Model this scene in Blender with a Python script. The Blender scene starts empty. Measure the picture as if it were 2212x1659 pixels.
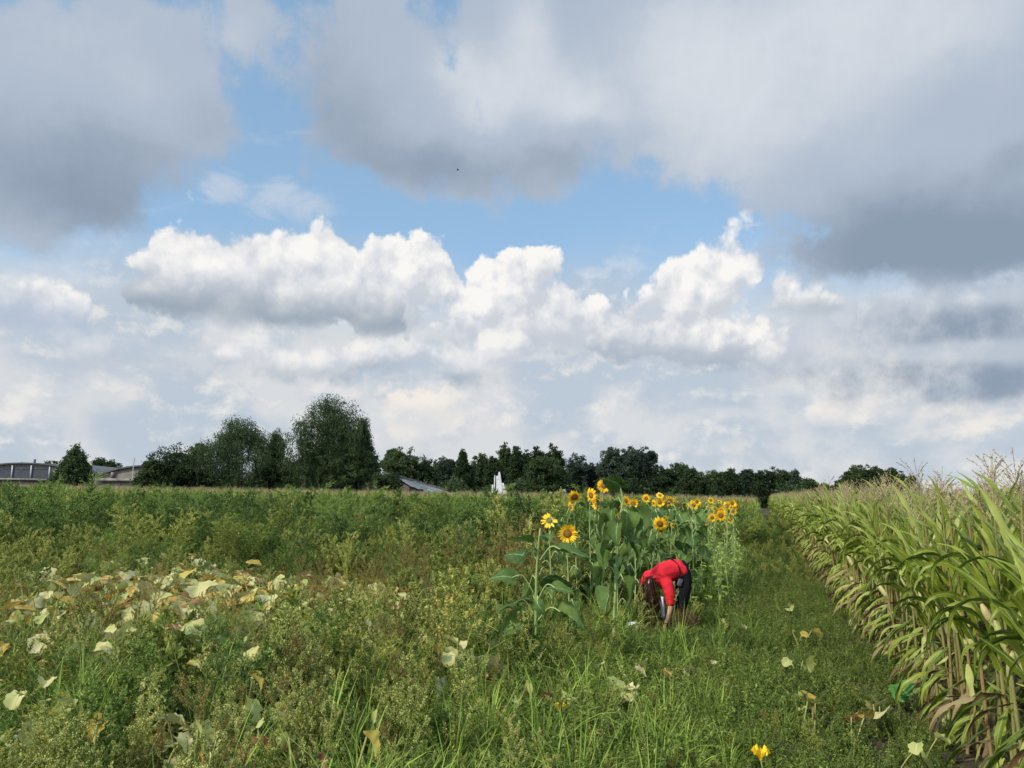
import bpy, bmesh, math, random
import numpy as np
from mathutils import Vector, Matrix, Euler, noise as mnoise

SC = bpy.context.scene
COL = SC.collection
rng = random.Random(7)

# ---------------------------------------------------------------- camera
FPX = 800.0                       # focal length in pixels of a 1024 wide picture
EYE = Vector((0.0, 0.0, 1.9))
PITCH, ROLL = math.radians(7.75), math.radians(0.95)
_r0, _u0 = Vector((1, 0, 0)), Vector((0, -math.sin(PITCH), math.cos(PITCH)))
FWD = Vector((0, math.cos(PITCH), math.sin(PITCH)))
RGT = _r0 * math.cos(ROLL) + _u0 * math.sin(ROLL)
UPV = -_r0 * math.sin(ROLL) + _u0 * math.cos(ROLL)
cam_data = bpy.data.cameras.new("camera")
cam = bpy.data.objects.new("camera", cam_data)
COL.objects.link(cam)
cam_data.sensor_width = 36.0
cam_data.lens = 36.0 * FPX / 1024.0
cam_data.clip_start, cam_data.clip_end = 0.05, 20000.0
m = Matrix((RGT, UPV, -FWD)).transposed().to_4x4()
m.translation = EYE
cam.matrix_world = m
SC.camera = cam

S22 = 1024.0 / 2212.0
def ray(px, py):                  # px, py in the 2212 wide reading of the photograph
    x, y = px * S22, py * S22
    return (FWD + RGT * ((x - 512) / FPX) + UPV * ((384 - y) / FPX)).normalized()
def at(px, py, Y):                # world point seen at a pixel, at depth Y
    d = ray(px, py)
    return EYE + d * (Y / d.y)
def ground_at(px, py):
    d = ray(px, py)
    return EYE + d * (-EYE.z / d.z)

# ---------------------------------------------------------------- light
SUN_EL, SUN_AZ = math.radians(38), math.radians(-128)     # azimuth from +Y towards +X
sun_dir = Vector((math.cos(SUN_EL) * math.sin(SUN_AZ), math.cos(SUN_EL) * math.cos(SUN_AZ), math.sin(SUN_EL)))
sl = bpy.data.lights.new("sun", 'SUN')
sl.energy, sl.angle, sl.color = 4.8, math.radians(5), (1.0, 0.94, 0.82)
so = bpy.data.objects.new("sun", sl)
COL.objects.link(so)
so.rotation_euler = sun_dir.to_track_quat('Z', 'Y').to_euler()

SC.render.engine = 'CYCLES'
SC.view_settings.view_transform = 'Standard'
SC.view_settings.look = 'None'
SC.view_settings.gamma = 1.0
SC.view_settings.exposure = 0.0
SC.cycles.use_denoising = True
SC.cycles.use_adaptive_sampling = True
SC.cycles.adaptive_threshold = 0.02
SC.cycles.adaptive_min_samples = 12
SC.cycles.max_bounces = 6
SC.cycles.diffuse_bounces = 3
SC.cycles.glossy_bounces = 2
SC.cycles.transmission_bounces = 4
SC.cycles.transparent_max_bounces = 8

def lin(r, g, b):
    f = lambda c: (c / 255 / 12.92) if c / 255 <= 0.04045 else ((c / 255 + 0.055) / 1.055) ** 2.4
    return (f(r), f(g), f(b), 1.0)

# ---------------------------------------------------------------- sky
world = bpy.data.worlds.new("World")
SC.world = world
world.use_nodes = True
NT = world.node_tree
NT.nodes.clear()

class S:                          # a node socket that one can calculate with
    nt = NT
    def __init__(s, sock): s.o = sock
    @staticmethod
    def put(node, i, v):
        if isinstance(v, S): S.nt.links.new(v.o, node.inputs[i])
        else: node.inputs[i].default_value = v
    @staticmethod
    def math(op, *a, clamp=False):
        n = S.nt.nodes.new('ShaderNodeMath'); n.operation = op; n.use_clamp = clamp
        for i, v in enumerate(a): S.put(n, i, v)
        return S(n.outputs[0])
    def __add__(s, v): return S.math('ADD', s, v)
    __radd__ = __add__
    def __sub__(s, v): return S.math('SUBTRACT', s, v)
    def __rsub__(s, v): return S.math('SUBTRACT', v, s)
    def __mul__(s, v): return S.math('MULTIPLY', s, v)
    __rmul__ = __mul__
    def clamp(s): return S.math('ADD', s, 0.0, clamp=True)
def vmath(op, a, b=None, scale=None):
    n = S.nt.nodes.new('ShaderNodeVectorMath'); n.operation = op
    S.put(n, 0, a)
    if b is not None: S.put(n, 1, b)
    if scale is not None: S.put(n, 3, scale)
    return S(n.outputs['Value' if op == 'LENGTH' else 'Vector'])
def sstep(x, lo, hi):
    n = S.nt.nodes.new('ShaderNodeMapRange'); n.interpolation_type = 'SMOOTHSTEP'
    S.put(n, 0, x); n.inputs[1].default_value = lo; n.inputs[2].default_value = hi
    return S(n.outputs[0])
def lstep(x, lo, hi, a=0.0, b=1.0):
    n = S.nt.nodes.new('ShaderNodeMapRange')
    S.put(n, 0, x)
    for i, v in ((1, lo), (2, hi), (3, a), (4, b)): n.inputs[i].default_value = v
    return S(n.outputs[0])
def fbm(p, scale, detail=6, rough=0.55, dist=0.0, out=0):
    n = S.nt.nodes.new('ShaderNodeTexNoise'); n.noise_dimensions = '2D'
    S.put(n, 'Vector', p); n.inputs['Scale'].default_value = scale; n.inputs['Detail'].default_value = detail
    n.inputs['Roughness'].default_value = rough; n.inputs['Distortion'].default_value = dist
    return S(n.outputs[out])
def puffs(p, scale, detail=3):    # rounded heads of cumulus
    n = S.nt.nodes.new('ShaderNodeTexVoronoi'); n.feature = 'SMOOTH_F1'; n.voronoi_dimensions = '2D'
    n.normalize = False
    S.put(n, 'Vector', p); n.inputs['Scale'].default_value = scale; n.inputs['Detail'].default_value = detail
    n.inputs['Roughness'].default_value = 0.5; n.inputs['Lacunarity'].default_value = 2.1
    n.inputs['Smoothness'].default_value = 0.35
    return 0.5 - S(n.outputs['Distance'])
def cmix(f, a, b):
    n = S.nt.nodes.new('ShaderNodeMix'); n.data_type = 'RGBA'
    S.put(n, 0, f); S.put(n, 6, a); S.put(n, 7, b)
    return S(n.outputs[2])

SKY = 0.15                        # strength of the Background
def skyc(r, g, b):
    c = lin(r, g, b)
    return (c[0] / SKY, c[1] / SKY, c[2] / SKY, 1.0)

KA = 8.0                          # sky units per radian: about 100 pixels of the picture
def sky_uv(px, py):
    d = ray(px, py)
    return math.atan2(d.x, d.y) * KA, math.asin(d.z) * KA
PU = S22 / 100.0                  # one pixel of the reading in sky units

tc = NT.nodes.new('ShaderNodeTexCoord')
sep = NT.nodes.new('ShaderNodeSeparateXYZ')
nrm = vmath('NORMALIZE', S(tc.outputs['Generated']))
NT.links.new(nrm.o, sep.inputs[0])
U = S.math('ARCTAN2', S(sep.outputs[0]), S(sep.outputs[1])) * KA
V = S.math('ARCSINE', S(sep.outputs[2])) * KA
cmb = NT.nodes.new('ShaderNodeCombineXYZ')
S.put(cmb, 0, U); S.put(cmb, 1, V)
P = S(cmb.outputs[0])

nish = NT.nodes.new('ShaderNodeTexSky')
nish.sky_type = 'NISHITA'
nish.sun_disc = False
nish.sun_elevation = SUN_EL
nish.sun_rotation = SUN_AZ
nish.air_density, nish.dust_density, nish.ozone_density = 1.0, 0.6, 2.0
tint = NT.nodes.new('ShaderNodeMix'); tint.data_type = 'RGBA'; tint.blend_type = 'MULTIPLY'
tint.inputs[0].default_value = 1.0
NT.links.new(nish.outputs[0], tint.inputs[6]); tint.inputs[7].default_value = (1.0, 1.0, 1.0, 1)
sky = cmix(0.4, S(tint.outputs[2]), skyc(172, 216, 248))

# warp for ragged outlines
wn = fbm(P, 1.1, 5, 0.6, out=1)
wv = vmath('SUBTRACT', wn, (0.5, 0.5, 0.5))
PW = vmath('ADD', P, vmath('SCALE', wv, scale=0.38))      # soft masses
PB = vmath('ADD', P, vmath('SCALE', wv, scale=0.28))      # cumulus

def field(p, blobs, k=0.25):
    out = None
    for (cx, cy, rx, ry) in blobs:
        u, v = sky_uv(cx, cy)
        q = vmath('SUBTRACT', p, (u, v, 0))
        q = vmath('MULTIPLY', q, (1 / (rx * PU), 1 / (ry * PU), 0))
        f = (1.0 - vmath('LENGTH', q)) * (min(rx, ry) * PU)
        out = f if out is None else S.math('SMOOTH_MAX', out, f, k)
    return out
def bumps(p, lst):                # sum of soft bright / dark patches
    out = None
    for (cx, cy, rx, ry, a) in lst:
        u, v = sky_uv(cx, cy)
        q = vmath('MULTIPLY', vmath('SUBTRACT', p, (u, v, 0)), (1 / (rx * PU), 1 / (ry * PU), 0))
        l = vmath('LENGTH', q)
        g = sstep(l, 1.35, 0.0) * a
        out = g if out is None else out + g
    return out

pf = puffs(PB, 1.6, 3.0)
pf2 = puffs(vmath('ADD', PB, (-0.08, 0.13, 0)), 1.6, 3.0)
fb = fbm(P, 1.9, 7, 0.6)
fbs = fbm(vmath('ADD', P, (-0.07, 0.10, 0)), 1.9, 7, 0.6)
relief = (pf - pf2) * 0.85 + (fb - fbs) * 1.5             # lit from the upper left
edge = pf * 0.52 + (fb - 0.5) * 0.68

# far, low cloud under everything: blue-grey with creamy patches, drawn out sideways
PL = vmath('MULTIPLY', P, (1.0, 1.45, 1.0))
c1 = fbm(PL, 0.75, 5, 0.56, 0.2)
c2 = fbm(vmath('ADD', PL, (11.3, 4.1, 0)), 1.25, 6, 0.6, 0.0)
c2s = fbm(vmath('ADD', PL, (11.24, 4.24, 0)), 1.25, 6, 0.6, 0.0)
cc = cmix(sstep(c1, 0.38, 0.62), skyc(188, 200, 213), skyc(217, 219, 222))
cc = cmix(sstep((c2 - c2s) * 2.6 + (c2 - 0.50) * 1.3, 0.0, 0.8) * 0.85, cc, skyc(238, 235, 230))
cc = cmix(bumps(P, [(890, 850, 110, 50, 1.0), (310, 865, 35, 60, 1.0), (590, 825, 45, 35, .8), (1000, 915, 70, 35, .6), (850, 930, 70, 30, .5),
                    (1820, 880, 80, 40, .6), (2080, 900, 120, 50, .5), (1640, 965, 90, 30, .5), (1150, 900, 60, 30, .4), (700, 905, 60, 30, .4)]) *
          sstep(c2 + (fb - 0.5) * 0.6, 0.44, 0.62), cc, skyc(247, 238, 228))
low = sstep(V + (c1 - 0.5) * 1.2, 2.55, 1.5)
sky = cmix(low * 0.97, sky, cc)

def cumulus(sky, blobs, ytop, ybase, bright=0.0, soft=0.22, lit=(250, 248, 245), mid=(226, 228, 232), base=(176, 187, 200), op=1.0, rel=1.0, ed=1.0):
    f = field(PB, blobs) + edge * ed * 0.62 + 0.10
    vb = sky_uv(1100, ybase)[1]; vt = sky_uv(1100, ytop)[1]
    # steep tops, soft flat base
    m = sstep(f, 0.0, soft) * sstep(V + (fb - 0.5) * 0.3, vb - 0.12, vb + 0.10)
    h = lstep(V + (c1 - 0.5) * 0.35 + (fb - 0.5) * 0.18, vb, vt)
    t = h * 0.45 + relief * rel * 0.95 + (pf - 0.05) * 0.35 * rel + bright + 0.14
    c = cmix(sstep(t, -0.15, 0.30), skyc(205, 210, 219), skyc(*mid))
    c = cmix(sstep(t, 0.18, 0.70), c, skyc(*lit))
    c = cmix(sstep(h, 0.42, -0.02) * 0.95, c, skyc(*base))
    return cmix(m * op, sky, c)

# back to front
sky = cumulus(sky, [(1390, 760, 150, 80), (1250, 740, 130, 90), (1520, 760, 170, 60), (1700, 760, 120, 70)], 640, 830, soft=0.5, op=.8, base=(190, 200, 211))
sky = cumulus(sky, [(90, 790, 120, 40), (220, 770, 130, 60), (300, 745, 60, 55), (390, 790, 90, 60)], 700, 835, soft=0.35, op=.85, bright=.05, base=(188, 197, 210), lit=(240, 236, 231))
sky = cumulus(sky, [(60, 700, 90, 100), (80, 650, 60, 65), (20, 730, 90, 60), (130, 745, 50, 30)], 570, 770, soft=0.14, base=(178, 192, 212), bright=.08)
sky = cumulus(sky, [(-10, 610, 45, 55)], 520, 665, soft=0.25, lit=(215, 218, 222), base=(180, 190, 202))
sky = cumulus(sky, [(800, 780, 340, 60), (560, 780, 140, 50), (1020, 770, 150, 60), (900, 745, 160, 45)], 712, 832, soft=0.22, base=(150, 167, 184), lit=(246, 243, 239), bright=.02, rel=.6)
sky = cumulus(sky, [(1080, 690, 200, 95), (1110, 610, 100, 65), (1150, 590, 60, 50), (1040, 590, 65, 50), (1230, 710, 110, 75), (1180, 650, 75, 55), (1300, 730, 100, 60)], 545, 760, soft=0.08, bright=.0, base=(196, 203, 213))
sky = cumulus(sky, [(870, 600, 125, 85), (830, 545, 65, 45), (900, 560, 78, 50), (950, 600, 65, 60), (820, 650, 160, 75)], 505, 725, soft=0.07, bright=.03, base=(190, 198, 208))
sky = cumulus(sky, [(570, 610, 205, 120), (400, 570, 90, 80), (450, 630, 115, 90), (690, 570, 80, 95), (740, 650, 140, 75), (580, 680, 215, 55)], 470, 722, soft=0.10, bright=.0, base=(150, 165, 180), rel=.75)
sky = cumulus(sky, [(1050, 660, 95, 60), (980, 675, 75, 60), (1110, 680, 60, 55)], 600, 735, soft=0.09, bright=.08, base=(205, 210, 218))
sky = cumulus(sky, [(1075, 770, 95, 42), (1050, 755, 55, 32)], 720, 800, soft=0.2, bright=.05, base=(188, 198, 208), lit=(244, 243, 239))
sky = cumulus(sky, [(1500, 650, 115, 85), (1560, 590, 65, 65), (1420, 690, 95, 55), (1610, 565, 38, 60), (1490, 600, 45, 45), (1400, 750, 190, 60), (1560, 750, 120, 65)], 520, 805, soft=0.12, bright=.0, base=(168, 182, 196))
sky = cumulus(sky, [(1760, 680, 120, 85), (1720, 750, 120, 90), (1860, 680, 170, 80), (2050, 680, 180, 80), (2200, 640, 120, 70)], 500, 900, soft=0.4, bright=-.2, rel=1.1, base=(160, 174, 192), mid=(200, 207, 216), lit=(228, 230, 234))
sky = cumulus(sky, [(1690, 615, 30, 36), (1690, 650, 27, 27), (1775, 658, 38, 20)], 590, 690, soft=0.1, bright=.2, ed=.5)
sky = cumulus(sky, [(1640, 732, 40, 18), (1682, 756, 20, 26), (1600, 712, 20, 9)], 690, 800, soft=0.2, bright=.3, lit=(255, 252, 246), ed=1.1, op=.85)

# lower right grey bank
fR = field(PW, [(2000, 740, 220, 85), (2200, 760, 200, 110), (1900, 800, 160, 50), (2150, 690, 150, 60)], 0.5) + (fb - 0.5) * 1.0
cR = cmix(sstep(bumps(P, [(1970, 820, 250, 45, .8), (2120, 840, 230, 45, .8), (2000, 700, 160, 50, .5), (2180, 700, 120, 60, .3), (2050, 760, 140, 25, -.4)]) + (c1 - 0.5) * 1.4, 0.0, 0.75),
          skyc(186, 196, 209), skyc(140, 156, 176))
sky = cmix(sstep(fR, -0.1, 0.45) * 0.95, sky, cR)

# thin wisps in the blue
wsp = fbm(vmath('MULTIPLY', P, (1.0, 2.2, 1)), 1.3, 6, 0.65, 0.4)
wm = bumps(P, [(480, 385, 60, 45, .9), (560, 430, 110, 60, .8), (610, 400, 60, 40, .6), (1600, 488, 60, 5, 1.0), (700, 450, 60, 40, .6), (560, 300, 80, 20, .5), (250, 640, 60, 25, .5), (1290, 580, 60, 25, .5)])
sky = cmix(sstep(wm * 0.75 + (wsp - 0.5) * 1.5, 0.15, 0.85) * 0.75, sky, skyc(200, 210, 224))

# overhead grey masses
MASS = [(120, 200, 330, 170), (290, 150, 215, 140), (545, 45, 130, 70), (40, 390, 220, 130), (190, 410, 130, 80), (400, 240, 110, 80), (320, 60, 200, 60),
        (850, 210, 210, 170), (980, 310, 270, 120), (800, 70, 160, 120), (1150, 350, 170, 70), (720, 290, 80, 70), (930, 390, 150, 45),
        (1300, 100, 400, 250), (1800, 130, 480, 260), (1800, 400, 230, 100), (2100, 450, 330, 150), (1900, 530, 270, 75), (2250, 200, 300, 350), (1560, 280, 220, 130)]
fA = field(PW, MASS, 0.28) + (fb - 0.5) * 0.6 + 0.03
# elsewhere on the dome: broken cloud of the same kind
away = sstep(S.math('ABSOLUTE', U), 5.6, 7.5)
high = sstep(V, 6.0, 7.6)
gen = S.math('MAXIMUM', away * sstep(V, 1.6, 3.0), high)
fG = (fbm(P, 0.28, 5, 0.55) - 0.40) * 3.2
fA = S.math('MAXIMUM', fA, gen * 3.0 - 3.0 + fG)
br = bumps(PW, [(180, 330, 420, 110, -.42), (120, 440, 260, 90, -.38), (160, 120, 330, 110, .12), (330, 220, 120, 60, .12), (540, 60, 120, 60, .22), (440, 240, 100, 60, -.2),
               (740, 280, 140, 150, -.34), (980, 370, 260, 80, -.48), (700, 60, 140, 80, -.12), (1230, 330, 130, 60, -.25),
               (1110, 180, 190, 100, .52), (1140, 40, 70, 90, .42), (950, 130, 110, 50, .25), (1020, 250, 60, 70, .12), (1260, 240, 110, 70, .35),
               (1450, 170, 260, 200, .42), (1800, 60, 420, 170, .52), (2150, 60, 200, 120, .25), (1700, 280, 300, 130, .34), (1560, 380, 150, 80, .08),
               (2100, 480, 360, 110, -.55), (1870, 540, 290, 85, -.42), (2200, 560, 240, 90, -.35), (2190, 330, 60, 40, -.2), (1900, 400, 200, 60, -.1)])
PS = vmath('ADD', P, vmath('SCALE', wv, scale=0.35))
rl = (fbm(PS, 0.7, 5, 0.5) - 0.5) * 1.05 + (fb - fbs) * 0.5
tA = br + rl * 0.42
cA = cmix(sstep(tA, -0.7, 0.05), skyc(141, 157, 176), skyc(177, 190, 207))
cA = cmix(sstep(tA, 0.0, 0.78), cA, skyc(217, 222, 229))
mA = sstep(fA, 0.0, 0.24)
sky = cmix(mA, sky, cA)

# sky out of view, overhead and behind the camera, brightened to light the plants
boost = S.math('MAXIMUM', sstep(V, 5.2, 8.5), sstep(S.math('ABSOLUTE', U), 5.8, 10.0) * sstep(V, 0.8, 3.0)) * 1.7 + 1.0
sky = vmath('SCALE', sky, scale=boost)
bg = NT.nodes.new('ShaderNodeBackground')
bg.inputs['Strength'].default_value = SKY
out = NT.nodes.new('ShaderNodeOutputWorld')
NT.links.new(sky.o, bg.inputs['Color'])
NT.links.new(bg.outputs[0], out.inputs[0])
world.cycles.sampling_method = 'MANUAL'
world.cycles.sample_map_resolution = 512

# ---------------------------------------------------------------- helpers
R = np.random.RandomState(11)

def tag(o, label=None, cat=None, group=None, kind=None):
    if label: o["label"] = label
    if cat: o["category"] = cat
    if group: o["group"] = group
    if kind: o["kind"] = kind
    return o
def empty(name, loc=(0, 0, 0), rz=0.0):
    o = bpy.data.objects.new(name, None)
    o.empty_display_size = 0.1
    COL.objects.link(o)
    o.location = loc; o.rotation_euler = (0, 0, rz)
    return o

class MB:                          # collects faces; build() makes one mesh
    def __init__(s): s.v = []; s.f = {3: [], 4: []}; s.t = {3: [], 4: []}; s.m = {3: [], 4: []}; s.vm = []; s.n = 0
    def add(s, v, f, tint=0.5, mat=0, mid=None):
        v = np.asarray(v, float).reshape(-1, 3); f = np.asarray(f, int); k = f.shape[1]
        s.v.append(v); s.vm.append(np.zeros(len(v)) if mid is None else np.asarray(mid, float))
        s.f[k].append(f + s.n); s.n += len(v)
        s.t[k].append(np.broadcast_to(np.asarray(tint, float), (len(f),)).copy())
        s.m[k].append(np.full(len(f), mat))
    def leaves(s, p, d, n, L, W, tint=0.5, mat=0, fold=0.12, wide=0.45):
        N = len(p); L = np.broadcast_to(L, (N,))[:, None]; W = np.broadcast_to(W, (N,))[:, None]
        d = d / (np.linalg.norm(d, axis=1, keepdims=True) + 1e-9)
        sd = np.cross(d, n); sd /= (np.linalg.norm(sd, axis=1, keepdims=True) + 1e-9)
        up = np.cross(sd, d)
        a = p; c = p + d * L - up * L * fold
        b = p + d * L * wide + sd * W * .5 + up * L * fold * .6
        e = p + d * L * wide - sd * W * .5 + up * L * fold * .6
        v = np.stack([a, b, c, e], 1).reshape(-1, 3)
        s.add(v, np.arange(N * 4).reshape(N, 4), np.broadcast_to(tint, (N,)), mat)
    def tube(s, pts, r, seg=5, tint=0.5, mat=0):
        pts = np.asarray(pts, float); n = len(pts); r = np.broadcast_to(r, (n,))
        d = np.gradient(pts, axis=0); d /= np.linalg.norm(d, axis=1, keepdims=True) + 1e-9
        ref = np.where(np.abs(d[:, 2:3]) > .9, [[1., 0, 0]], [[0, 0, 1.]])
        a = np.cross(d, ref); a /= np.linalg.norm(a, axis=1, keepdims=True) + 1e-9
        b = np.cross(d, a); th = np.arange(seg) * 2 * math.pi / seg
        v = pts[:, None] + (a[:, None] * np.cos(th)[None, :, None] + b[:, None] * np.sin(th)[None, :, None]) * r[:, None, None]
        i = np.arange(n - 1)[:, None] * seg; j = np.arange(seg)[None]; k = (j + 1) % seg
        f = np.stack([i + j, i + k, i + seg + k, i + seg + j], -1).reshape(-1, 4)
        s.add(v.reshape(-1, 3), f, tint, mat)
    def box(s, c, sz, tint=0.5, mat=0, rot=None):
        v = np.array([[x, y, z] for x in (-.5, .5) for y in (-.5, .5) for z in (-.5, .5)]) * np.asarray(sz, float)
        if rot is not None: v = v @ np.array(Euler(rot).to_matrix()).T
        s.add(v + np.asarray(c, float), [[0, 1, 3, 2], [4, 6, 7, 5], [0, 4, 5, 1], [2, 3, 7, 6], [0, 2, 6, 4], [1, 5, 7, 3]], tint, mat)
    def grid(s, pts, tint=0.5, mat=0, mid=None):   # pts: n x m x 3
        pts = np.asarray(pts, float); n, m_ = pts.shape[:2]
        i = np.arange(n - 1)[:, None] * m_; j = np.arange(m_ - 1)[None]
        f = np.stack([i + j, i + j + 1, i + m_ + j + 1, i + m_ + j], -1).reshape(-1, 4)
        s.add(pts.reshape(-1, 3), f, tint, mat, None if mid is None else np.asarray(mid).reshape(-1))
    def fan(s, c, ring, tint=0.5, mat=0):
        ring = np.asarray(ring, float); n = len(ring)
        s.add(np.vstack([[c], ring]), [[0, i + 1, (i + 1) % n + 1] for i in range(n)], tint, mat)
    def mesh(s, name, mats, smooth=False):
        me = bpy.data.meshes.new(name)
        V = np.vstack(s.v); F4 = np.vstack(s.f[4]) if s.f[4] else np.zeros((0, 4), int); F3 = np.vstack(s.f[3]) if s.f[3] else np.zeros((0, 3), int)
        nf = len(F4) + len(F3); loops = np.concatenate([F4.ravel(), F3.ravel()])
        me.vertices.add(len(V)); me.vertices.foreach_set('co', V.ravel())
        me.loops.add(len(loops)); me.loops.foreach_set('vertex_index', loops.astype(np.int32))
        me.polygons.add(nf)
        st = np.concatenate([np.arange(len(F4)) * 4, len(F4) * 4 + np.arange(len(F3)) * 3])
        me.polygons.foreach_set('loop_start', st.astype(np.int32))
        me.polygons.foreach_set('material_index', np.concatenate([*s.m[4], *s.m[3]]).astype(np.int32))
        if smooth: me.polygons.foreach_set('use_smooth', np.ones(nf, bool))
        a = me.attributes.new('tint', 'FLOAT', 'FACE'); a.data.foreach_set('value', np.concatenate([*s.t[4], *s.t[3]]).astype(np.float32))
        b = me.attributes.new('mid', 'FLOAT', 'POINT'); b.data.foreach_set('value', np.concatenate(s.vm).astype(np.float32))
        for mt in (mats if isinstance(mats, (list, tuple)) else [mats]): me.materials.append(mt)
        me.update(calc_edges=True); me.validate()
        return me
    def build(s, name, mats, parent=None, smooth=False, loc=None):
        o = bpy.data.objects.new(name, s.mesh(name, mats, smooth)); COL.objects.link(o)
        if parent: o.parent = parent
        if loc is not None: o.location = loc
        return o

def obj(name, mesh, parent=None, loc=(0, 0, 0), rot=(0, 0, 0), scl=1.0):
    o = bpy.data.objects.new(name, mesh); COL.objects.link(o)
    if parent: o.parent = parent
    o.location = loc; o.rotation_euler = rot
    o.scale = (scl,) * 3 if np.isscalar(scl) else scl
    return o
def copy_tree(o, parent=None):
    c = o.copy(); COL.objects.link(c); c.parent = parent
    for ch in o.children: copy_tree(ch, c)
    return c

# ---------------------------------------------------------------- materials
def ramp(nt, fac, stops):
    n = nt.nodes.new('ShaderNodeValToRGB')
    while len(n.color_ramp.elements) < len(stops): n.color_ramp.elements.new(0.5)
    for e, (p, c) in zip(n.color_ramp.elements, stops):
        e.position = p; e.color = (*c, 1) if len(c) == 3 else c
    nt.links.new(fac, n.inputs[0]); return n.outputs[0]
def foliage(name, stops, transl=0.35, rough=0.55, rnd=0.35, nscale=0.0, midcol=None, spec=0.14, midlo=0.62):
    """leaf surface: the tint of each leaf picks the colour, each plant shifts it a little"""
    mt = bpy.data.materials.new(name); mt.use_nodes = True; nt = mt.node_tree; nt.nodes.clear()
    at_ = nt.nodes.new('ShaderNodeAttribute'); at_.attribute_name = 'tint'
    oi = nt.nodes.new('ShaderNodeObjectInfo')
    ma = nt.nodes.new('ShaderNodeMath'); ma.operation = 'MULTIPLY_ADD'
    nt.links.new(oi.outputs['Random'], ma.inputs[0]); ma.inputs[1].default_value = rnd; ma.inputs[2].default_value = -rnd / 2
    ad = nt.nodes.new('ShaderNodeMath'); ad.operation = 'ADD'
    nt.links.new(at_.outputs['Fac'], ad.inputs[0]); nt.links.new(ma.outputs[0], ad.inputs[1])
    fac = ad.outputs[0]
    if nscale:
        tcn = nt.nodes.new('ShaderNodeTexCoord'); nz = nt.nodes.new('ShaderNodeTexNoise')
        nz.inputs['Scale'].default_value = nscale; nz.inputs['Detail'].default_value = 3
        nt.links.new(tcn.outputs['Object'], nz.inputs['Vector'])
        m2 = nt.nodes.new('ShaderNodeMath'); m2.operation = 'MULTIPLY_ADD'; m2.inputs[1].default_value = 0.7
        nt.links.new(nz.outputs[0], m2.inputs[0])
        m3 = nt.nodes.new('ShaderNodeMath'); m3.operation = 'SUBTRACT'; m3.inputs[1].default_value = 0.35
        nt.links.new(fac, m3.inputs[0]); nt.links.new(m3.outputs[0], m2.inputs[2]); fac = m2.outputs[0]
    col = ramp(nt, fac, stops)
    if midcol:
        am = nt.nodes.new('ShaderNodeAttribute'); am.attribute_name = 'mid'
        mr = nt.nodes.new('ShaderNodeMapRange'); mr.inputs[1].default_value = midlo; mr.inputs[2].default_value = 0.98
        nt.links.new(am.outputs['Fac'], mr.inputs[0])
        mx = nt.nodes.new('ShaderNodeMix'); mx.data_type = 'RGBA'
        nt.links.new(mr.outputs[0], mx.inputs[0]); nt.links.new(col, mx.inputs[6]); mx.inputs[7].default_value = (*midcol, 1)
        col = mx.outputs[2]
    b = nt.nodes.new('ShaderNodeBsdfPrincipled'); b.inputs['Roughness'].default_value = rough
    b.inputs['Specular IOR Level'].default_value = spec
    nt.links.new(col, b.inputs['Base Color'])
    o = nt.nodes.new('ShaderNodeOutputMaterial')
    if transl > 0:
        tr = nt.nodes.new('ShaderNodeBsdfTranslucent'); nt.links.new(col, tr.inputs[0])
        mx = nt.nodes.new('ShaderNodeMixShader'); mx.inputs[0].default_value = transl
        nt.links.new(b.outputs[0], mx.inputs[1]); nt.links.new(tr.outputs[0], mx.inputs[2]); nt.links.new(mx.outputs[0], o.inputs[0])
    else: nt.links.new(b.outputs[0], o.inputs[0])
    return mt
def solid(name, c1, c2=None, scale=6.0, rough=0.7, spec=0.3, bump=0.0, stretch=(1, 1, 1)):
    mt = bpy.data.materials.new(name); mt.use_nodes = True; nt = mt.node_tree
    b = nt.nodes['Principled BSDF']; b.inputs['Roughness'].default_value = rough; b.inputs['Specular IOR Level'].default_value = spec
    c2 = c2 or tuple(x * .7 for x in c1)
    tcn = nt.nodes.new('ShaderNodeTexCoord'); mp = nt.nodes.new('ShaderNodeMapping'); mp.inputs['Scale'].default_value = stretch
    nz = nt.nodes.new('ShaderNodeTexNoise'); nz.inputs['Scale'].default_value = scale; nz.inputs['Detail'].default_value = 5
    nt.links.new(tcn.outputs['Object'], mp.inputs[0]); nt.links.new(mp.outputs[0], nz.inputs['Vector'])
    nt.links.new(ramp(nt, nz.outputs[0], [(0.3, c1), (0.7, c2)]), b.inputs['Base Color'])
    if bump:
        bm_ = nt.nodes.new('ShaderNodeBump'); bm_.inputs['Strength'].default_value = bump
        nt.links.new(nz.outputs[0], bm_.inputs['Height']); nt.links.new(bm_.outputs[0], b.inputs['Normal'])
    return mt

M = {}
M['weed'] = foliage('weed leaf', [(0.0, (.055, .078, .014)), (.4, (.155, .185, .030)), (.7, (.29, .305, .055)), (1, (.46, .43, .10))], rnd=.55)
M['weed_dark'] = foliage('dark weed leaf', [(0.0, (.022, .05, .013)), (.5, (.058, .105, .022)), (1, (.15, .22, .042))])
M['weed_blue'] = foliage('leafy weed leaf', [(0.0, (.05, .10, .022)), (.5, (.12, .19, .036)), (1, (.23, .31, .065))])
M['seed'] = foliage('weed seed', [(0.0, (.19, .23, .05)), (.5, (.38, .40, .11)), (1, (.60, .56, .20))], transl=.2)
M['rust'] = foliage('rusty seed', [(0.0, (.14, .08, .03)), (.5, (.26, .16, .055)), (1, (.36, .28, .09))], transl=.15)
M['stem'] = foliage('weed stem', [(0.0, (.06, .08, .025)), (.5, (.17, .18, .05)), (1, (.28, .27, .09))], transl=0)
M['grass'] = foliage('grass blade', [(0.0, (.11, .19, .02)), (.5, (.25, .36, .04)), (1, (.42, .52, .09))], transl=.4, midcol=(.36, .47, .13))
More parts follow.
